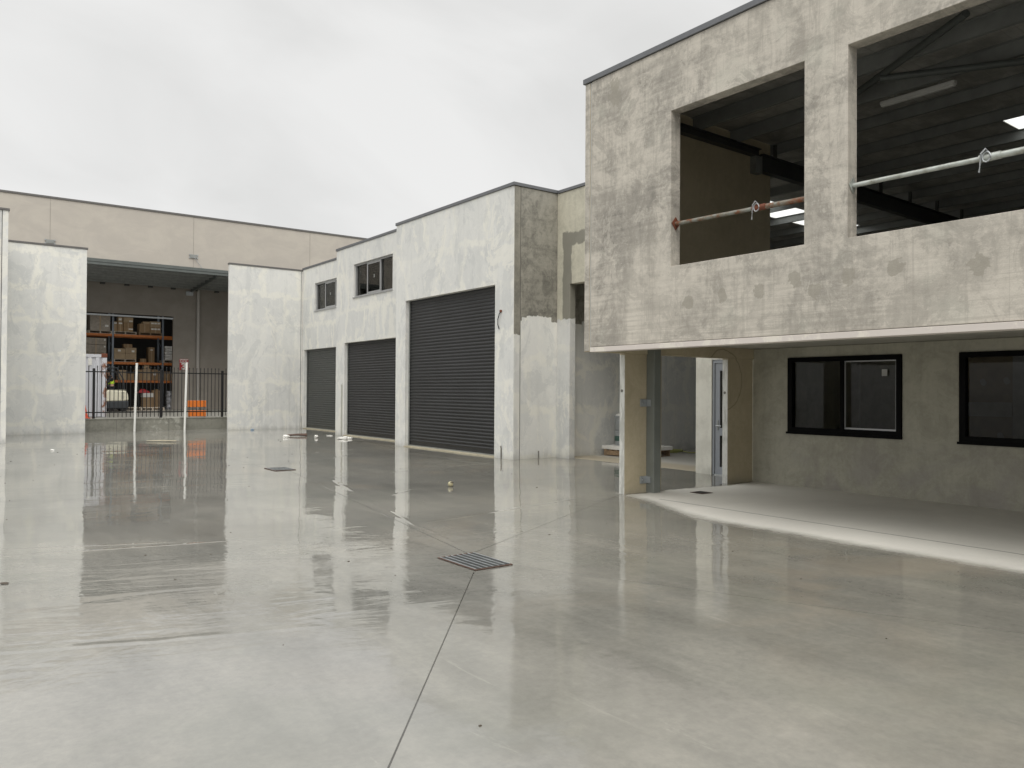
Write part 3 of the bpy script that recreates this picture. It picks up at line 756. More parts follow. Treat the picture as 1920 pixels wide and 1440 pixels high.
# steel column on the side wall
cm = MB().box(8.66, 8.675, 8.10, 8.25, -.03, 2.24).box(8.675, 8.80, 8.168, 8.180, -.03, 2.24).box(8.80, 8.815, 8.10, 8.25, -.03, 2.24)
sc_ = MB().box(8.655, 8.80, 8.095, 8.253, -.05, 2.24).build('steel_column', M['column'], C0, bevel=.004)
for zz in (.19, 1.34):
    br = MB().box(8.515, 8.655, 8.235, 8.253, zz-.055, zz+.055).box(8.642, 8.652, 8.16, 8.235, zz-.05, zz+.05).build('wall_bracket', M['galv'], C0, bevel=.003)
    MB().tube([(8.56, 8.235, zz), (8.56, 8.215, zz)], .016, 8).build('bolt', M['galv'], br)
MB().tube([(8.203, 8.315, 1.52), (8.198, 8.315, 1.52)], .022, 12).build('ferrule', M['seal'], C0)
MB().tube([(10.576, 8.315, 1.5), (10.571, 8.315, 1.5)], .022, 12).build('ferrule', M['seal'], C0)

# roof structure
def rz(x): return 5.875-.016*(x-7.6)
skl = [(14.3, 18.6, 10.5, 11.4), (12.9, 18.6, 4.38, 5.24)]
mb = MB()
def sheet(mb, x0, x1, y0, y1, th=.03):
    a, b = rz(x0), rz(x1)
    mb.rings([[(x0, y0, a), (x0, y1, a), (x0, y1, a+th), (x0, y0, a+th)], [(x1, y0, b), (x1, y1, b), (x1, y1, b+th), (x1, y0, b+th)]])
Ys = [-2.0, 4.38, 5.24, 10.5, 11.4, 13.76]
for i in range(5):
    if i in (1, 3):
        sheet(mb, 7.66 if i == 1 else 11.68, 12.9, Ys[i], Ys[i+1]) if i == 1 else sheet(mb, 11.68, 14.3, Ys[i], Ys[i+1]); sheet(mb, 18.6, 23.88, Ys[i], Ys[i+1])
    elif i == 2: sheet(mb, 7.66, 23.88, 5.24, 8.23); sheet(mb, 11.68, 23.88, 8.23, 10.5)
    else: sheet(mb, 7.66 if i == 0 else 11.68, 23.88, Ys[i], Ys[i+1])
mb.build('roof', M['foil'], C0)
for (a, b, c_, d_) in skl:
    mb = MB()
    # corrugated translucent sheet
    n = 60; pr = [(c_-.0+(d_-c_)*k/n, .012*math.sin(k/n*9*2*math.pi)) for k in range(n+1)]
    A_ = [mb.bm.verts.new((a, y_, rz(a)+.012+zz)) for y_, zz in pr]; B_ = [mb.bm.verts.new((b, y_, rz(b)+.012+zz)) for y_, zz in pr]
    for k in range(n): mb.bm.faces.new((A_[k], A_[k+1], B_[k+1], B_[k]))
    mb.build('skylight', M['skylight'], C0, smooth=True)
k = 0
PX = [8.72, 9.65, 10.58]+[11.72+1.17*q for q in range(11)]
for X in PX:
    zt = rz(X)-.006; h = .195 if X < 11 else .155; ye = 13.74 if X > 11.7 else 8.225
    # Z purlin
    mb = MB()
    mb.box(X, X+.006, -1.98, ye, zt-h, zt)
    mb.box(X-.055, X-.0005, -1.98, ye, zt-.006, zt)
    mb.box(X+.0065, X+.06, -1.98, ye, zt-h, zt-h+.006)
    mb.build('purlin', M['purlin'], C0)
def beam(y, x0, x1, zt0, zt1, h, name='rafter', fl=.12):
    mb = MB()
    for (ya, yb, za, zb) in ((y-fl/2, y+fl/2, -h, -h+.012), (y-fl/2, y+fl/2, -.012, 0), (y-.005, y+.005, -h+.012, -.012)):
        mb.rings([[(x0, ya, zt0+za), (x0, yb, zt0+za), (x0, yb, zt0+zb), (x0, ya, zt0+zb)], [(x1, ya, zt1+za), (x1, yb, zt1+za), (x1, yb, zt1+zb), (x1, ya, zt1+zb)]])
    return mb.build(name, M['steeldk'], C0)
beam(8.15, 11.3, 23.8, 5.56, 5.36, .30)
beam(8.155, 7.68, 11.25, 5.665, 5.63, .13, 'wall_beam')
beam(2.2, 7.7, 23.8, 5.64, 5.36, .30)
MB().box(11.12, 11.30, 8.12, 8.232, 5.22, 5.52).build('beam_bracket', M['galvdull'], C0)
# short posts under the purlins on the rafter
for X in PX[3:]:
    MB().box(X-.03, X-.002, 8.12, 8.18, 5.56-.016*(X-11.3), rz(X)-.01).build('purlin_cleat', M['steeldk'], C0)
# roof braces
MB().tube([(10.35, 6.15, 5.60), (8.95, 3.85, 5.62)], .045, 12).build('roof_brace', M['steel'], C0, smooth=True)
MB().tube([(9.75, 5.24, 5.55), (11.6, 2.25, 5.52)], .045, 12).build('roof_brace', M['steel'], C0, smooth=True)
bt = empty('batten_light', (10.83, 5.3, 5.62), 'long pale batten light under the roof behind the right-hand opening', 'light fitting')
MB().box(10.79, 10.87, 4.79, 5.80, 5.60, 5.65).build('batten_body', M['white'], bt, bevel=.006)
MB().box(10.80, 10.86, 4.80, 5.79, 5.575, 5.60).build('diffuser', M['white'], bt, bevel=.008)
for yy in (5.0, 5.6): MB().tube([(10.83, yy, 5.65), (10.83, yy, 5.80)], .006, 6).build('hanger', M['galv'], bt)

# adjustable props wedged across the openings
def prop(loc, y0, y1, z0, z1, x, mid, label, pole, plate, wing_mat):
    r = empty('steel_prop', (x, (y0+y1)/2, (z0+z1)/2), label, 'prop', 'adjustable props across the upper openings')
    def at(y): return z0+(z1-z0)*(y-y0)/(y1-y0)
    MB().tube([(x, y1-.01, at(y1)), (x, mid, at(mid))], .024, 14).build('outer_tube', M[pole], r, smooth=True)
    MB().tube([(x, mid, at(mid)), (x, y0+.01, at(y0))], .030, 14).build('inner_tube', M[pole], r, smooth=True)
    MB().tube([(x, mid+.06, at(mid)), (x, mid-.12, at(mid))], [.036, .036], 14).build('collar', M[plate], r, smooth=True)
    # diamond end plates
    for y_ in (y1-.006, y0):
        zc = at(y_)
        MB().rings([[(x+a*.075, yy, zc+b*.085) for a, b in ((0, -1), (1, 0), (0, 1), (-1, 0))] for yy in (y_, y_+.006)]).build('end_plate', M[plate], r)
    h = MB().tube([(x-.03, mid-.02, at(mid)+.045), (x-.05, mid-.01, at(mid)+.07), (x-.05, mid+.03, at(mid)+.03), (x-.045, mid+.035, at(mid)-.05), (x-.04, mid+.05, at(mid)-.13)], .009, 8)
    h.build('locking_handle', M[wing_mat], r, smooth=True)
    lp = [(x-.035, mid-.01+.035*math.cos(a), at(mid)+.045*math.sin(a)) for a in [q*math.pi/6 for q in range(13)]]
    MB().tube(lp, .008, 8).build('pin_loop', M[wing_mat], r, smooth=True)
    return r
prop('a', 4.852, 6.725, 3.60, 3.64, 7.565, 5.5, 'rusty steel prop across the left upper opening', 'rustpole', 'rust', 'alu')
prop('b', 1.305, 4.35, 3.60, 3.63, 7.565, 3.08, 'pale galvanised steel prop across the right upper opening', 'galvpole', 'galvpole', 'galv')

# ------------------------------------------------------------------ screen walls on the left
def screen(x0, x1, y0, y1, top, mat, label, seal=None):
    r = empty('screen_wall', ((x0+x1)/2, y0, 0), label, 'wall')
    MB().box(x0, x1, y0, y1, -.05, top).build('wall_panel', M[mat], r, bevel=.008)
    MB().box(x0-.02, x1+.03, y0-.025, y1+.025, top, top+.06).build('parapet_cap', M['capbrown'], r, bevel=.004)
    return r
screen(1.70, 4.20, 29.73, 29.90, 6.20, 'washL', 'patchy whitewashed screen wall left of the black fence')
rs = screen(8.93, 11.765, 29.735, 29.90, 6.19, 'wash1', 'whitewashed screen wall between the black fence and the farthest unit')
MB().box(11.70, 11.715, 29.73, 29.737, 0, 6.18).build('joint_seal', M['darkseal'], rs)
lw = screen(-7.0, 1.54, 25.70, 25.87, 6.42, 'washE', 'bluish white wall end at the left edge, nearer and taller than the other screen walls')
MB().box(1.555, 1.69, 25.69, 29.72, -.05, 6.42).build('end_panel', M['wash1'], lw, bevel=.006)
MB().box(1.541, 1.554, 25.72, 25.8, 0, 6.40).build('joint_seal', M['darkseal'], lw)
MB().box(1.50, 1.72, 25.66, 29.74, 6.421, 6.481).build('parapet_cap', M['capbrown'], lw, bevel=.004)

# ------------------------------------------------------------------ retaining wall, fence, white posts
rw = empty('retaining_wall', (6.5, 30.5, 0), 'low stained concrete retaining wall under the black fence', 'wall')
MB().box(3.2, 10.4, 30.5, 30.72, -.05, .42).build('wall_face', M['retaining'], rw, bevel=.01)
MB().box(3.2, 10.4, 30.485, 30.73, .421, .462).build('coping', M['retaining'], rw, bevel=.006)
for xx in (5.28, 7.02): MB().box(xx, xx+.008, 30.496, 30.502, 0, .42).build('joint', M['darkseal'], rw)
fn = empty('picket_fence', (6.7, 30.62, .45), 'black steel picket fence on the low retaining wall', 'fence')
for i in range(41):
    X = 4.02+.1335*i
    if min(abs(X-q) for q in (4.58, 6.77, 8.96)) < .05: continue
    mb = MB().tube([(X, 30.62, .50), (X, 30.62, 2.245)], .0125, 8)
    mb.lathe((X, 30.62, 2.245), [(.012, 0), (.018, .02), (.016, .045), (.003, .075)], 8)
    mb.build('picket', M['fence'], fn)
for zz in (.675, 2.10): MB().box(3.6, 9.6, 30.597, 30.633, zz-.02, zz+.02).build('rail', M['fence'], fn)
for X in (4.58, 6.77, 8.96):
    MB().box(X-.038, X+.038, 30.58, 30.66, .46, 2.22).build('fence_post', M['fence'], fn, bevel=.006)
for X, dx, h, lab in ((5.845, .055, 2.41, 'white pipe post standing before the fence, nearer the shipping container'), (7.54, .055, 2.47, 'white pipe post standing before the red dock sign')):
    r = empty('white_post', (X, 30.36, 0), lab, 'post', 'white posts before the fence')
    MB().tube([(X, 30.36, -.03), (X+dx, 30.36, h)], .038, 14).build('post_pipe', M['white'], r, smooth=True)
    MB().lathe((X+dx, 30.36, h), [(.041, -.03), (.041, .01), (.036, .014)], 14).build('post_cap', M['white'], r)

# ------------------------------------------------------------------ far warehouse
FW = empty('dock_warehouse', (8, 38.5, .45), 'large beige warehouse with covered loading dock behind the fence', 'warehouse')
MB().panel('y', 38.5, 38.68, -30, 45, .3, 9.62, [(2.5, 14.5, .2, 7.22)]).build('front_wall', M['beige'], FW, bevel=.01)
MB().box(-30, 45, 38.46, 38.72, 9.62, 9.70).build('parapet_cap', M['capbrown'], FW)
for xx in (-1.8, 4.03, 9.88, 15.6, 21.4): MB().box(xx-.008, xx+.008, 38.495, 38.503, 7.23, 9.61).build('panel_joint', M['jointpale'], FW)
MB().panel('y', 43.3, 43.5, 2.5, 14.5, .3, 7.6, [(2.8, 10.14, .2, 5.29)]).build('dock_wall', M['taupe'], FW, bevel=.01)
for xx in (2.4, 14.5): MB().box(xx, xx+.1, 38.69, 43.29, .3, 7.2).build('side_wall', M['taupe'], FW)
# dock roof
mb = MB(); mb.rings([[(2.5, 38.7, 7.16), (14.5, 38.7, 7.16), (14.5, 38.7, 7.2), (2.5, 38.7, 7.2)], [(2.5, 43.29, 6.93), (14.5, 43.29, 6.93), (14.5, 43.29, 6.97), (2.5, 43.29, 6.97)]])
mb.build('dock_ceiling', M['steel'], FW)
fas = MB().box(2.5, 14.5, 38.42, 38.495, 7.09, 7.235).box(2.5, 14.5, 38.44, 38.495, 6.965, 7.085)
fas.build('fascia_beam', M['steel'], FW, bevel=.006)
for i in range(6):
    Y = 39.15+.72*i; zz = 7.14-.05*(Y-38.7)
    MB().box(2.6, 14.4, Y, Y+.06, zz-.19, zz-.01).build('dock_purlin', M['galvdull'], FW)
for X0 in (5.2, 7.9, 10.98):
    mb = MB(); big = X0 > 10
    h = .24 if big else .14
    mb.rings([[(X0, 38.75, 7.10-h), (X0+.07, 38.75, 7.10-h), (X0+.07, 38.75, 7.10), (X0, 38.75, 7.10)], [(X0, 43.28, 6.86-h), (X0+.07, 43.28, 6.86-h), (X0+.07, 43.28, 6.86), (X0, 43.28, 6.86)]])
    if big: mb.build('dock_rafter', M['steel'], FW)
    else: mb.bm.free()
for i in range(9): MB().box(3.4+1.1*i, 3.6+1.1*i, 43.1, 43.29, 6.70, 6.80).build('ceiling_cleat', M['steeldk'], FW)
MB().box(10.75, 11.1, 43.22, 43.30, 6.45, 6.66).build('beam_bracket', M['galv'], FW)
MB().tube([(11.36, 43.2, .45), (11.36, 43.2, 6.75)], .085, 16).build('downpipe', plain('pale_downpipe', (.42, .40, .37), .5, 0, .05), FW, smooth=True)
MB().box(2.8, 10.12, 43.24, 43.30, 5.14, 5.22).build('door_rail', M['galv'], FW)
for xx in (4.03, 9.88):
    b_ = MB().box(xx-.16, xx+.16, 38.44, 38.492, 7.68, 7.84).build('tie_plate', M['galvdull'], FW)
    for dx in (-.17, .17):
        for dz in (-.07, .07): MB().tube([(xx+dx, 38.492, 7.76+dz), (xx+dx, 38.45, 7.76+dz)], .034, 8).build('bolt', M['galv'], b_)
MB().tube([(9.90, 38.44, 7.72), (10.25, 38.4, 7.24)], .012, 6).build('tie_rod', M['galv'], FW)
# interior shell
MB().box(-2, 16, 43.6, 54, .3, .449).build('floor', M['floor_in'], FW)
MB().box(-2, 16, 54, 54.2, .3, 9).build('rear_wall', M['shell'], FW)
MB().box(-2.2, -2, 43.5, 54, .3, 9).build('side_wall', M['shell'], FW)
MB().box(16, 16.2, 43.5, 54, .3, 9).build('side_wall', M['shell'], FW)
MB().box(-2, 16, 43.51, 54, 9, 9.1).build('roof', M['steeldk'], FW)
# dock sign
sg = empty('dock_sign', (10.68, 43.27, 3.1), 'red and white dock three sign on the taupe wall behind the taller post', 'sign')
MB().box(10.47, 10.89, 43.255, 43.29, 2.52, 3.10).build('sign_board', M['red'], sg)
MB().box(10.47, 10.89, 43.25, 43.256, 2.90, 3.085).build('sign_header', M['label'], sg)
def text(body, size, loc, mat, parent, name, bold=.0, sx=1.0):
    cu = bpy.data.curves.new(name, 'FONT'); cu.body = body; cu.size = size; cu.align_x = 'CENTER'; cu.extrude = .003; cu.offset = bold
    tmp = bpy.data.objects.new('tmp', cu); col.objects.link(tmp)
    dg = bpy.context.evaluated_depsgraph_get(); me = bpy.data.meshes.new_from_object(tmp.evaluated_get(dg))
    bpy.data.objects.remove(tmp)
    o = bpy.data.objects.new(name, me); col.objects.link(o); me.materials.clear(); me.materials.append(mat)
    me.transform(Matrix.Diagonal((sx, 1, 1, 1))); me.transform(Matrix.Rotation(math.pi/2, 4, 'X'))
    me.transform(Matrix.Translation(Vector(loc)-root_loc(parent)))
    o.parent = parent; return o
text('DOCK', .165, (10.68, 43.245, 2.932), M['red'], sg, 'dock_lettering', .008)
text('3', .46, (10.68, 43.25, 2.555), M['label'], sg, 'number_three', .022, 1.25)

# ------------------------------------------------------------------ racking and goods
RK = empty('pallet_rack', (7, 45.6, .45), 'orange and grey pallet racking inside the dock doorway', 'racking')
k = 1.155
def sx_(x): return x*k
def sz_(z): return 1.5+(z-1.5)*k
UP = [sx_(x) for x in (4.42, 6.53, 8.62, 10.7)]
for x in UP:
    for yy in (44.7, 45.75):
        mb = MB().box(x-.045, x+.045, yy, yy+.02, .45, 6.6)
        mb.box(x-.045, x-.03, yy+.02, yy+.08, .45, 6.6).box(x+.03, x+.045, yy+.02, yy+.08, .45, 6.6)
        mb.build('upright', M['rackblue'], RK)
    mb = MB()
    for q in range(6): mb.tube([(x, 44.76, .6+q*1.0), (x, 45.75, 1.1+q*1.0)], .015, 6)
    mb.build('upright_bracing', M['rackblue'], RK)
LV = [sz_(q) for q in (1.90, 2.72, 3.96)]
for a, b in zip(UP, UP[1:]):
    for z_ in LV:
        for yy in (44.66, 45.8): MB().box(a+.05, b-.05, yy, yy+.05, z_-.12, z_).build('rack_beam', M['orange'], RK)
UPX = UP
def pallet_local(parent=None, w=1.06, d=1.06, mat='paletimber'):
    r = bpy.data.objects.new('pallet', None); col.objects.link(r); r.empty_display_size = .2
    mb = MB()
    for i in range(7): y_ = -d/2+i*(d-.1)/6; mb.box(-w/2, w/2, y_, y_+.09, .125, .145)
    mb.build('deck_boards', M[mat], r, local=True)
    mb = MB()
    for i in range(3): y_ = -d/2+i*(d-.1)/2; mb.box(-w/2, w/2, y_, y_+.09, 0, .018)
    mb.build('base_boards', M[mat], r, local=True)
    for x_ in (-w/2, -.025, w/2-.05):
        MB().box(x_, x_+.05, -d/2+.002, d/2-.012, .019, .124).build('bearer', M[mat], r, local=True)
    return r
pal0 = pallet_local(); pw0 = pallet_local(mat='wood', w=1.1, d=1.1)
remember(None)
used = {'a': False}
def put_pallet(x, y, z, label, group='pallets on the racking', src=None, rz_=0):
    src = src or pal0
    if not used.get(src.name): used[src.name] = True; o = src
    else: o = copy_tree(src)
    o.location = (x, y, z); o.rotation_euler.z = rz_
    tag(o, label, 'pallet', group); return o
def carton(x, y, z, w_, d_, h, label, mat='card1', labels=(), tape=True, cat='box', group='cartons on the racking', name='carton'):
    r = empty(name, (x, y, z), label, cat, group)
    MB().box(-w_/2, w_/2, -d_/2, d_/2, .002, h).build('box_body', M[mat], r, local=True, bevel=.006)
    if tape: MB().box(-.025, .025, -d_/2-.002, d_/2, h*.0+.004, h+.002).build('tape', M['card2'], r, local=True)
    for (lx, lz, lw, lh) in labels: MB().box(lx-lw/2, lx+lw/2, -d_/2-.005, -d_/2-.001, lz-lh/2, lz+lh/2).build('paper_label', M['label'], r, local=True)
    return r
zt, zm, zl = LV[2]+.005, LV[1]+.005, LV[0]+.005
# top level
put_pallet(sx_(6.02), 45.2, zt, 'pale pallet under shrinkwrapped cartons, top left of the racking')
carton(sx_(6.02), 45.2, zt+.147, .92, .9, .86, 'shrinkwrapped block of cartons glinting at the top left of the racking', 'card3', [(.3, .25, .16, .1)])
put_pallet(sx_(7.03), 45.2, zt, 'pale pallet in the middle of the top racking level')
bx = sx_(6.7); bz = zt+.147
carton(bx-.1, 45.0, bz, .24, .5, .50, 'tall narrow carton with white label, leftmost on the middle top pallet', 'card1', [(0, .42, .16, .08)])
carton(bx+.155, 45.0, bz, .24, .5, .50, 'narrow carton with white label, second from left on the middle top pallet', 'card1', [(0, .42, .16, .08)])
carton(bx+.155, 45.0, bz+.504, .2, .4, .24, 'small carton standing on top of the narrow cartons on the top level', 'card2', [(0, .12, .13, .1)])
carton(bx+.53, 45.0, bz, .46, .5, .24, 'lowest of the three stacked cartons on the right of the middle top pallet', 'card1', [(.12, .14, .2, .06)])
carton(bx+.53, 45.0, bz+.244, .46, .5, .24, 'second of the three stacked cartons on the right of the middle top pallet', 'card1')
carton(bx+.53, 45.0, bz+.488, .46, .5, .26, 'topmost of the three stacked cartons on the right of the middle top pallet', 'card2', [(.12, .06, .16, .07)])
put_pallet(sx_(8.08), 45.2, zt, 'dark timber pallet at the right of the top racking level', src=pw0)
bx = sx_(8.08); bz = zt+.147
carton(bx-.27, 45.05, bz, .5, .6, .46, 'square brown carton at the left of the right-hand top pallet', 'card1')
carton(bx-.15, 45.1, bz+.464, .36, .4, .12, 'flat carton lying on the square brown carton on the top level', 'card2')
carton(bx+.26, 45.05, bz, .52, .6, .30, 'wide carton with row of white labels, lower one on the right-hand top pallet', 'card1', [(-.15, .2, .13, .08), (.0, .2, .13, .08), (.16, .2, .13, .08)])
carton(bx+.26, 45.05, bz+.304, .52, .6, .30, 'wide carton with row of white labels, upper one on the right-hand top pallet', 'card2', [(-.15, .2, .13, .08), (.0, .2, .13, .08), (.16, .2, .13, .08)])
# middle level
carton(sx_(5.85), 45.0, zm, .95, .7, .42, 'grey wrapped carton behind the container, lowest of its stack', 'card3', [(.4, .33, .07, .07)])
carton(sx_(5.85), 45.0, zm+.424, .95, .7, .42, 'grey wrapped carton behind the container, second of its stack', 'card3', [(.4, .33, .07, .07)])
carton(sx_(5.85), 45.0, zm+.85, .95, .7, .34, 'grey wrapped carton behind the container, topmost of its stack', 'card3', [(.4, .25, .07, .07)])
put_pallet(sx_(7.03), 45.2, zm, 'pale pallet on the middle racking level')
bx = sx_(7.03); bz = zm+.147
carton(bx-.26, 45.0, bz, .52, .7, .29, 'low wide carton at lower left of the middle level pallet', 'card2')
carton(bx+.27, 45.0, bz, .52, .7, .29, 'low wide carton at lower right of the middle level pallet', 'card2')
carton(bx-.26, 45.0, bz+.294, .52, .7, .25, 'labelled carton at upper left of the middle level pallet', 'card2', [(-.02, .14, .13, .1)])
carton(bx+.27, 45.0, bz+.294, .52, .7, .30, 'labelled carton at upper right of the middle level pallet', 'card2', [(.1, .12, .13, .1)])
carton(bx+.16, 45.05, bz+.60, .42, .4, .19, 'small carton lying on top of the middle level load', 'card1')
carton(sx_(8.2), 45.3, zm, .3, .5, .82, 'tall dark carton standing upright on the middle racking level', 'card1', [(0, .68, .12, .06)])
carton(sx_(7.83), 45.2, zm, .3, .5, .2, 'small brown carton low beside the tall dark carton', 'card1')
put_pallet(sx_(9.1), 45.2, zm, 'pallet under the white sacks at the doorway edge')
for q in range(5):
    r = empty('sack', (sx_(9.1), 45.1, zm+.147+q*.15), 'white sack on the middle level by the doorway edge, %s in its stack' % ['lowest', 'second from bottom', 'middle', 'second from top', 'topmost'][q], 'sack', 'white sacks on the racking')
    MB().box(-.45+.02*(q % 2), .42+.02*(q % 2), -.4, .4, .003, .146).build('sack_body', M['paper'], r, local=True, bevel=.05)
# lower level
lx = [(6.95, .42, .52, 'card2', 'large pale carton at the left of the lower racking level'), (7.28, .3, .34, 'card1', 'small brown carton second from left on the lower racking level'), (7.62, .4, .56, 'card1', 'tall carton just right of the first white post, lower racking level'),
      (7.95, .36, .62, 'card2', 'carton under the small top box on the lower racking level'), (8.28, .3, .58, 'card1', 'carton with white label right of the small top box'), (8.5, .2, .5, 'card1', 'narrow carton beside the right rack upright'), (8.83, .34, .48, 'card1', 'carton right of the rack upright on the lower level'), (9.12, .28, .4, 'card2', 'carton at the doorway edge on the lower level')]
for (x_, w_, h_, m_, lab) in lx:
    carton(sx_(x_), 45.0, zl, w_, .6, h_, lab, m_, [(0, h_*.55, .12, .1)] if 'white label' in lab else ())
carton(sx_(7.95), 45.0, zl+.625, .26, .4, .26, 'small carton on top of the lower racking level load', 'card2')
# floor level goods
fz = .452
put_pallet(sx_(7.45)*.93, 42.2, fz+.0, 'pale empty pallet flat on the dock floor, left one of the pair', 'pallets on the dock floor')
put_pallet(sx_(8.2)*.93, 42.0, fz+.0, 'pale empty pallet flat on the dock floor, right one of the pair', 'pallets on the dock floor')
carton(sx_(7.93), 44.5, fz, .5, .5, .62, 'carton on the floor under the white and red box', 'card1', group='goods on the warehouse floor')
carton(sx_(7.93), 44.5, fz+.625, .52, .5, .22, 'white open carton on top of a brown carton on the floor', 'label', group='goods on the warehouse floor', tape=False)
r = empty('red_bundle', (sx_(7.8), 44.45, fz+.85), 'slumped bright red bundle on top of the white box', 'bundle')
MB().rings([[(-.35, -.15, 0), (.28, -.15, 0), (.28, .2, 0), (-.35, .2, 0)], [(-.25, -.1, .14), (.2, -.12, .1), (.18, .15, .12), (-.2, .15, .16)], [(-.15, -.02, .22), (.02, -.02, .2), (.02, .06, .2), (-.1, .06, .22)]]).build('bundle_cloth', M['red'], r, local=True, bevel=.03)
for q, (x_, h_) in enumerate(((8.18, 1.0), (8.31, 1.04), (8.43, .98))):
    carton(sx_(x_), 44.5, fz, .14, .4, h_, 'tall upright carton on the floor, %s of three' % ['left', 'middle', 'right'][q], 'card1', group='goods on the warehouse floor', tape=False)
r = empty('wrapped_bale', (sx_(8.87), 44.3, fz), 'crumpled silver wrapped bale on the floor at the doorway edge', 'bale')
mb = MB(); rr = []
for q in range(9):
    zz = q*.12; ww = .19+.02*math.sin(q*2.3); rr.append([(ww*math.cos(a)*(1+.08*math.sin(3*a+q)), ww*math.sin(a), zz) for a in [i*math.pi/8 for i in range(16)]])
mb.rings(rr).build('bale_wrap', M['silver'], r, local=True)
MB().box(.0, .12, -.35, -.22, .0, .55).build('cardboard_flap', M['label'], r, local=True)

# orange barrier in front of the fence gap, cone, container
ob = empty('barrier_board', (8.2, 31.3, .45), 'bright orange two-board barrier behind the fence', 'barrier')
MB().box(7.88, 8.55, 31.28, 31.32, .83, 1.075).build('upper_board', M['bright_orange'], ob, bevel=.01)
MB().box(7.90, 8.55, 31.28, 31.32, .47, .70).build('lower_board', M['bright_orange'], ob, bevel=.01)
for X in (7.93, 8.48): MB().box(X, X+.04, 31.325, 31.36, .45, 1.05).build('leg', M['galvdull'], ob)
cn_ = empty('traffic_cone', (4.30, 31.05, .45), 'red orange traffic cone behind the fence beside the white wall', 'traffic cone')
MB().lathe((4.30, 31.05, .49), [(.19, 0), (.17, .05), (.05, .62), (.03, .66)], 24).build('cone_body', M['redor'], cn_, smooth=True)
MB().box(4.08, 4.52, 30.83, 31.27, .45, .49).build('cone_base', M['redor'], cn_, bevel=.02)
ct = empty('shipping_container', (4, 35.3, .45), 'white rust-edged shipping container behind the fence', 'container')
cx0, cx1, cy0, cy1, cz0, cz1 = 2.85, 5.3, 32.55, 38.2, .45, 2.80
mb = MB()
pts = []; x_ = cx0+.15
while x_ < cx1-.3:
    pts += [(x_, cy0+.05), (x_+.09, cy0+.05), (x_+.13, cy0+.01), (x_+.22, cy0+.01), (x_+.26, cy0+.05)]; x_ += .26
pts += [(cx1-.13, cy0+.05)]
a = [mb.bm.verts.new((p[0], p[1], cz0+.15)) for p in pts]; b = [mb.bm.verts.new((p[0], p[1], cz1-.12)) for p in pts]
for q in range(len(pts)-1): mb.bm.faces.new((a[q], a[q+1], b[q+1], b[q]))
mb.build('end_wall', M['container'], ct)
mb = MB(); pts = []; y_ = cy0+.12
while y_ < cy1-.3:
    pts += [(cx1-.05, y_), (cx1-.05, y_+.09), (cx1-.01, y_+.13), (cx1-.01, y_+.22), (cx1-.05, y_+.26)]; y_ += .26
a = [mb.bm.verts.new((p[0], p[1], cz0+.15)) for p in pts]; b = [mb.bm.verts.new((p[0], p[1], cz1-.12)) for p in pts]
for q in range(len(pts)-1): mb.bm.faces.new((a[q], a[q+1], b[q+1], b[q]))
mb.build('long_wall', M['container'], ct)
MB().box(cx0+.02, cx1-.06, cy0+.06, cy1-.02, cz1-.09, cz1-.06).build('roof', M['container'], ct)
for X in (cx0, cx1-.16):
    for Y in (cy0, cy1-.16): MB().box(X, X+.16, Y, Y+.16, cz0, cz1).build('corner_post', M['container'], ct, bevel=.01)
MB().box(cx0+.16, cx1-.16, cy0+.005, cy0+.09, cz1-.12, cz1-.01).build('top_rail', M['container'], ct)
MB().box(cx0+.16, cx1-.16, cy0+.005, cy0+.09, cz0+.02, cz0+.15).build('bottom_rail', M['container'], ct)
MB().box(cx1-.62, cx1-.50, cy0-.012, cy0+.045, cz1-.42, cz1-.18).build('vent_box', M['label'], ct)
MB().box(cx1-.19, cx1+.012, cy0-.012, cy0+.17, cz1-.13, cz1+.02).build('corner_casting', M['rust'], ct, bevel=.01)
text('0', .15, (4.52, 32.53, 2.12), M['fence'], ct, 'stencilled_zero')

# ------------------------------------------------------------------ forklift and driver
fx, fy = 6.62, 40.9
fk = empty('forklift', (fx+.35, fy, .45), 'cream and charcoal forklift standing half behind the container', 'forklift')
z0 = .45
MB().rings([[(fx, yy, z0+.14), (fx+.86, yy, z0+.14), (fx+.90, yy, z0+.22), (fx+.90, yy, z0+.50), (fx, yy, z0+.46)] for yy in (fy-.5, fy+.02)]).build('chassis', M['char'], fk, bevel=.03)
MB().rings([[(fx-.05, yy, z0+.465), (fx+.90, yy, z0+.505), (fx+.88, yy, z0+.78), (fx+.80, yy, z0+.97), (fx-.02, yy, z0+.99), (fx-.06, yy, z0+.9)] for yy in (fy-.48, fy)]).build('counterweight_cover', M['cream'], fk, bevel=.05)
MB().box(fx-.01, fx+.78, fy-.42, fy-.05, z0+.992, z0+1.01).build('top_lid', M['cream'], fk, bevel=.008)
mb = MB()
for q in range(6): mb.box(fx+.58, fx+.70, fy-.487, fy-.479, z0+.58+q*.06, z0+.60+q*.06)
mb.build('cooling_slots', M['char'], fk)
for X in (fx+.16, fx+.70):
    for yy in (fy-.46, fy+.36):
        wmb = MB().rings([[(X+.16*math.cos(a)*s_, yy_, z0+.16+.16*math.sin(a)*s_) for a in [i*math.pi/10 for i in range(20)]] for yy_, s_ in ((yy, .9), (yy+.01, 1), (yy+.09, 1), (yy+.1, .9))])
        wmb.build('wheel', M['rubber'], fk, smooth=True)
for (xa, xb) in ((fx+.72, fx+.5),): 
    for yy in (fy-.40, fy+.44): MB().tube([(xa, yy, z0+(1.0 if yy < fy else .2)), (xa-.04, yy, z0+1.5), (xb-.1, yy, z0+2.02)], .025, 8).build('guard_pillar', M['char'], fk)
MB().box(fx-.9, fx+.45, fy-.42, fy+.42, z0+2.02, z0+2.06).build('overhead_guard', M['char'], fk, bevel=.01)
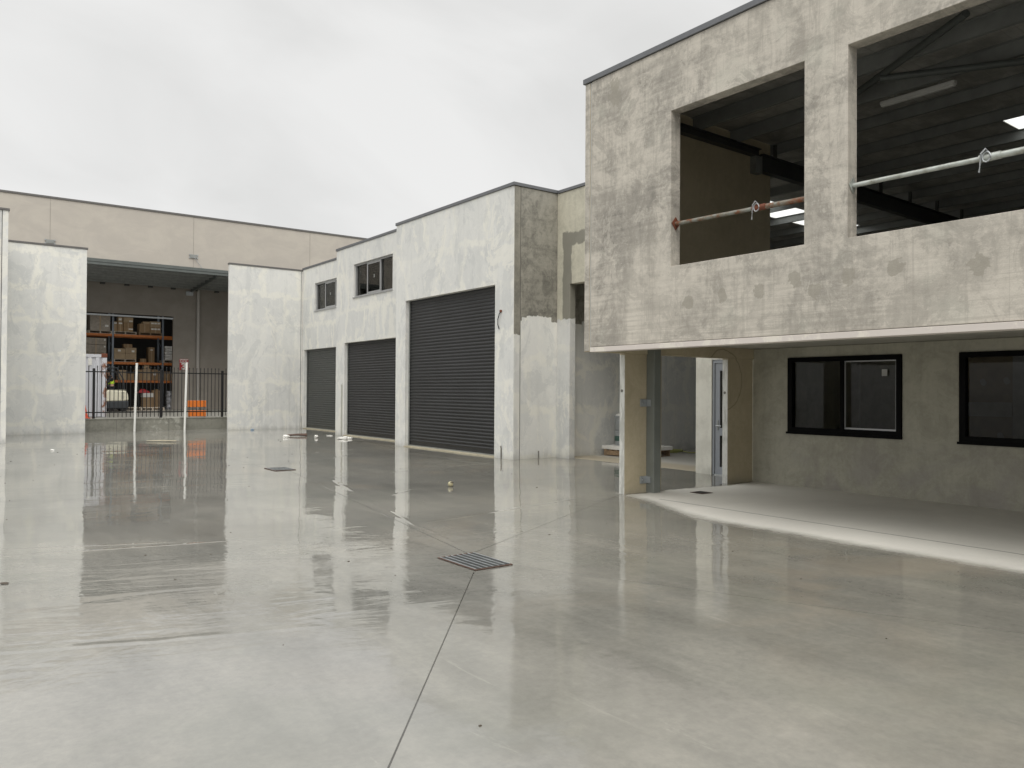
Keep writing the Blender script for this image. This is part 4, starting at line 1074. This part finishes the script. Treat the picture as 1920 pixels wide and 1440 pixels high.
for yy in (fy-.35, fy+.25): MB().box(fx-1.35, fx-1.25, yy, yy+.1, z0+.05, z0+2.6).build('mast_rail', M['char'], fk)
MB().box(fx-1.2, fx+.88, fy+.025, fy+.5, z0+.12, z0+.22).build('platform', M['char'], fk)
for yy in (fy-.3, fy+.2): MB().box(fx-2.4, fx-1.36, yy, yy+.1, z0+.06, z0+.1).build('fork', M['char'], fk)
MB().tube([(fx-1.0, fy, z0+.9), (fx-.85, fy, z0+1.15)], .02, 8).build('steering_column', M['char'], fk)

def skinned(name, verts, edges, radii, root_i, mat, parent, sub=2):
    me = bpy.data.meshes.new(name); me.from_pydata(verts, edges, []); o = bpy.data.objects.new(name, me); col.objects.link(o)
    sm = o.modifiers.new('skin', 'SKIN'); sm.use_smooth_shade = True
    for i, r in enumerate(radii):
        sv = me.skin_vertices[0].data[i]; rr = r if isinstance(r, tuple) else (r, r); sv.radius = rr; sv.use_root = (i == root_i)
    ss = o.modifiers.new('sub', 'SUBSURF'); ss.levels = sub; ss.render_levels = sub
    dg = bpy.context.evaluated_depsgraph_get(); nm = bpy.data.meshes.new_from_object(o.evaluated_get(dg))
    bpy.data.objects.remove(o)
    n = bpy.data.objects.new(name, nm); col.objects.link(n); nm.materials.clear(); nm.materials.append(mat)
    for pl in nm.polygons: pl.use_smooth = True
    n.parent = parent; return n
# driver stands on the platform, facing the container (-x), leaning slightly, arms reaching to the levers
px, py, pz = fx+.30, fy+.27, z0+.225
pr = empty('person', (px, py, pz), 'forklift driver standing in the truck, dark top and yellow hi-vis vest, seen side-on', 'person')
V, E_, RD = [], [], []
def vtx(x, y, z, r, link=None):
    V.append((x, y, z)); RD.append(r)
    if link is not None: E_.append((link, len(V)-1))
    return len(V)-1
pel = vtx(0, 0, .92, (.15, .12)); wa = vtx(-.02, 0, 1.10, (.14, .11), pel); ch = vtx(-.06, 0, 1.30, (.17, .12), wa); nk = vtx(-.10, 0, 1.46, (.06, .06), ch)
nk2 = vtx(-.125, 0, 1.52, .052, nk); hd = vtx(-.145, 0, 1.60, .082, nk2); hd2 = vtx(-.15, 0, 1.68, .085, hd); vtx(-.15, 0, 1.735, .05, hd2)
for s_ in (-1, 1):
    h = vtx(0, s_*.10, .86, .095, pel); kn = vtx(-.04, s_*.11, .48, .062, h); an = vtx(.02, s_*.11, .09, .042, kn); vtx(-.12, s_*.12, .035, .036, an)
    sh = vtx(-.09, s_*.20, 1.38, .062, ch); el = vtx(-.20, s_*.25, 1.13, .043, sh); wr = vtx(-.42, s_*.20, 1.10, .028, el); pm = vtx(-.49, s_*.19, 1.09, .034, wr)
    for q, (dy, L) in enumerate(((-.028, .066), (-.010, .078), (.009, .073), (.027, .058))):
        a1 = vtx(-.53, s_*.19+dy, 1.088, .0105, pm); a2 = vtx(-.53-L*.55, s_*.19+dy, 1.07, .0095, a1); vtx(-.53-L*.7, s_*.19+dy, 1.045, .008, a2)
    th = vtx(-.47, s_*.19-s_*.04, 1.075, .012, pm); vtx(-.505, s_*.19-s_*.055, 1.06, .010, th)
body = skinned('person_body', V, E_, RD, 0, M['skin'], pr, 2)
def garment(name, vs, es, rs, mat): return skinned(name, vs, es, rs, 0, mat, pr, 2)
garment('trousers', [(0, 0, .95), (0, -.105, .86), (-.04, -.115, .48), (.02, -.115, .10), (0, .105, .86), (-.04, .115, .48), (.02, .115, .10)], [(0, 1), (1, 2), (2, 3), (0, 4), (4, 5), (5, 6)], [(.165, .135), .108, .08, .068, .108, .08, .068], M['navy'])
garment('shirt', [(-.005, 0, .98), (-.02, 0, 1.10), (-.06, 0, 1.30), (-.095, 0, 1.43), (-.09, -.20, 1.385), (-.20, -.25, 1.13), (-.43, -.20, 1.10), (-.09, .20, 1.385), (-.20, .25, 1.13), (-.43, .20, 1.10)],
        [(0, 1), (1, 2), (2, 3), (2, 4), (4, 5), (5, 6), (2, 7), (7, 8), (8, 9)], [(.165, .135), (.155, .125), (.165, .13), (.075, .075), .078, .058, .042, .078, .058, .042], M['navy'])
garment('safety_vest', [(-.005, 0, 1.02), (-.02, 0, 1.12), (-.055, 0, 1.28)], [(0, 1), (1, 2)], [(.19, .165), (.19, .165), (.20, .17)], M['hiviz'])
garment('hair', [(-.12, 0, 1.60), (-.135, 0, 1.69), (-.14, 0, 1.745)], [(0, 1), (1, 2)], [(.082, .088), (.092, .096), (.055, .055)], M['hair'])
for s_ in (-1, 1):
    MB().lathe((-.222, s_*.03, 1.655), [(.003, -.008), (.009, 0), (.003, .008)], 8).build('eye', M['fence'], pr, local=True)
    MB().lathe((-.14, s_*.086, 1.63), [(.006, -.025), (.016, 0), (.012, .022)], 8).build('ear', M['skin'], pr, local=True)
    MB().box(-.17, .07, s_*.115-.045, s_*.115+.045, .0, .085).build('boot', M['fence'], pr, local=True, bevel=.025)
MB().rings([[(-.21, -.012, 1.60), (-.21, .012, 1.60), (-.215, .008, 1.65), (-.215, -.008, 1.65)], [(-.245, -.008, 1.605), (-.245, .008, 1.605), (-.225, .004, 1.65), (-.225, -.004, 1.65)]]).build('nose', M['skin'], pr, local=True)
MB().box(-.226, -.212, -.025, .025, 1.565, 1.572).build('mouth', M['redor'], pr, local=True)

# ------------------------------------------------------------------ inside the open bay: pallet with slab, bucket stack, hose
p2 = copy_tree(pw0); p2.location = (13.42, 13.1, .003); p2.rotation_euler.z = R(3)
tag(p2, 'brown timber pallet on the floor of the open bay', 'pallet')
r = empty('board_stack', (13.42, 13.1, .15), 'pale slab of sheets lying on the brown pallet in the open bay', 'sheet stack')
MB().box(12.83, 14.0, 12.5, 13.68, .152, .24).build('sheets', M['paper'], r, bevel=.01)
for q in range(2):
    r = empty('bucket', (13.2, 13.40, .242+q*.35), 'grey plastic bucket on the pallet in the open bay, %s of two' % ['lower', 'upper'][q], 'bucket', 'stacked buckets in the open bay')
    MB().lathe((13.2, 13.40, .243+q*.35), [(.135, 0), (.15, .02), (.155, .30), (.165, .305), (.165, .335), (.15, .345)], 24).build('bucket_body', M['drumblue'], r, smooth=True)
    if q == 0: MB().lathe((13.2, 13.40, .243+.10), [(.153, 0), (.157, .01), (.159, .11), (.155, .12)], 24).build('colour_band', M['drumgreen'], r, smooth=True)
    MB().tube([(13.2+.168*math.cos(a), 13.40+.168*math.sin(a), .243+q*.35+.26-.05*abs(math.sin(a))) for a in [math.pi+i*math.pi/10 for i in range(11)]], .004, 6).build('bail_handle', M['galv'], r)
r = empty('cloth', (13.2, 13.40, .96), 'crumpled white cloth on the upper bucket', 'cloth')
MB().lathe((13.2, 13.40, .94), [(.14, 0), (.12, .03), (.08, .045), (.03, .06)], 11).build('cloth_lump', M['paper'], r)
pts = [(14.75+.3*math.cos(a)*(1+.15*math.sin(2.3*a)), 13.2+.2*math.sin(a)*(1+.1*math.cos(3*a)), .014+.0016*i) for i, a in enumerate([q*.35 for q in range(40)])]
tag(MB().tube(pts+[(15.1, 12.9, .015), (15.5, 12.75, .015)], .012, 8).build('coiled_hose', M['hose'], smooth=True), 'coil of yellowish hose on the open bay floor behind the concrete pillar', 'hose')

# ------------------------------------------------------------------ drains
def grate(name, cx, cy, w_, l_, label, nb=6):
    z = gz(cx, cy)
    r = empty(name, (cx, cy, z), label, 'drain grate', 'steel drain grates in the yard')
    z += .004
    MB().box(cx-w_/2, cx+w_/2, cy-l_/2, cy+l_/2, z-.002, z+.001).build('pit', M['pit'], r)
    MB().panel('y', 0, 1, 0, 1, 0, 1) if False else None
    mb = MB()
    fr = .018
    for (a, b, c_, d_) in ((-w_/2, w_/2, -l_/2, -l_/2+fr), (-w_/2, w_/2, l_/2-fr, l_/2), (-w_/2, -w_/2+fr, -l_/2+fr, l_/2-fr), (w_/2-fr, w_/2, -l_/2+fr, l_/2-fr)):
        mb.box(cx+a, cx+b, cy+c_, cy+d_, z+.001, z+.008)
    mb.build('rim', M['tread'], r)
    mb = MB(); n = 26
    for i in range(1, n): yy = cy-l_/2+fr+(l_-2*fr)*i/n; mb.box(cx-w_/2+fr, cx+w_/2-fr, yy-.003, yy+.003, z+.001, z+.009)
    mb.build('bearing_bars', M['galvdk'], r)
    mb = MB()
    for i in range(nb+1): xx = cx-w_/2+fr+(w_-2*fr)*i/nb; mb.box(xx-.005, xx+.005, cy-l_/2+fr, cy+l_/2-fr, z+.0095, z+.0125)
    mb.build('cross_rods', M['galv'], r)
    return r
grate('drain_grate', 3.945, 5.86, .40, .62, 'near steel drain grate where the yard saw cuts meet')
grate('drain_grate', 5.45, 14.85, .40, .62, 'far steel drain grate in front of the roller doors')
r = empty('pit_cover', (9.28, 7.72, 0), 'small dark rusty square cover on the dry slab by the doorway', 'drain cover')
MB().box(9.16, 9.40, 7.60, 7.84, .004, .008).build('cover_plate', M['tread'], r)
MB().box(9.19, 9.37, 7.63, 7.81, .0085, .011).build('cover_inset', M['pit'], r)

# ------------------------------------------------------------------ litter
def lump(name, x, y, sx, sy, sz, mat, label, cat, group=None, seed=0, n=2):
    rnd = random.Random(seed); bm = bmesh.new(); bmesh.ops.create_icosphere(bm, subdivisions=n, radius=1)
    for v in bm.verts:
        q = 1+rnd.uniform(-.3, .3); v.co = Vector((v.co.x*sx*q, v.co.y*sy*q, max(0, (v.co.z+.6)*sz*q*.6)))
    me = bpy.data.meshes.new(name); bm.to_mesh(me); bm.free(); me.materials.append(mat)
    o = bpy.data.objects.new(name, me); col.objects.link(o); o.location = (x, y, gz(x, y)+.002); o.rotation_euler.z = rnd.uniform(0, 3)
    return tag(o, label, cat, group)
lump('paper_scrap', 9.06, 24.2, .12, .09, .08, M['paper'], 'round crumpled white scrap beside the dark stick', 'litter', 'white scraps on the wet yard', 1)
lump('paper_scrap', 9.78, 23.5, .10, .06, .09, M['paper'], 'pointed white scrap in front of the farthest roller door', 'litter', 'white scraps on the wet yard', 2)
lump('paper_scrap', 10.6, 24.36, .13, .04, .025, M['paper'], 'thin flat white strip near the foot of the pillar', 'litter', 'white scraps on the wet yard', 3)
lump('paper_scrap', 10.28, 22.5, .22, .09, .07, M['paper'], 'largest crumpled white heap at the foot of the whitewashed pillar', 'litter', 'white scraps on the wet yard', 4, 3)
lump('plastic_scrap', 9.69, 29.3, .16, .06, .04, M['bluesc'], 'pale blue plastic scrap at the foot of the right screen wall', 'litter', None, 5)
lump('paper_scrap', 2.40, 22.0, .05, .035, .03, M['paper'], 'small white scrap on the yard before the left screen wall', 'litter', 'white scraps on the wet yard', 6)
lump('leaf', .48, 7.25, .035, .022, .012, M['leaf'], 'small dark leaf on the wet slab at the left edge', 'leaf', None, 7)
tag(MB().tube([(9.32, 24.75, .03), (9.6, 24.66, .05), (9.88, 24.5, .045)], [.03, .035, .05], 7).build('stick', M['plank']), 'short dark reddish stick beside white litter', 'stick')
tag(MB().tube([(5.0, 24.3, .015), (5.35, 24.15, .02), (5.7, 23.85, .02)], [.012, .02, .015], 7).build('stick', M['sill']), 'thin pale brown stick on the wet yard below the white post by the dock sign', 'stick')
b_ = empty('ball', (6.66, 10.59, 0), 'scuffed pale ball on the wet yard before the tallest door', 'ball')
mb = MB(); zc = gz(6.66, 10.59)+.042
mb.lathe((6.66, 10.59, zc), [(.004, -.042)]+[(.042*math.cos(a), .042*math.sin(a)) for a in [-1.3+i*.26 for i in range(11)]]+[(.004, .042)], 20); mb.build('ball_body', M['ball'], b_, smooth=True)
MB().lathe((6.67, 10.575, zc+.026), [(.03, -.006), (.034, 0), (.028, .008)], 12).build('ball_patch', M['leaf'], b_)
# scattered grit that nobody would count
mb = MB(); rnd = random.Random(3)
for i in range(150):
    x_, y_ = rnd.uniform(-1, 9), rnd.uniform(2.2, 26); s_ = rnd.uniform(.003, .009)*(1+y_*.04)
    if x_ > 7.3 and y_ < 8.5: continue
    z_ = gz(x_, y_)
    mb.box(x_, x_+s_*rnd.uniform(.8, 2), y_, y_+s_, z_-.001, z_+s_*.5)
tag(mb.build('grit', M['leaf']), 'scattered dark grit and crumbs on the wet slab', 'grit', kind='stuff')
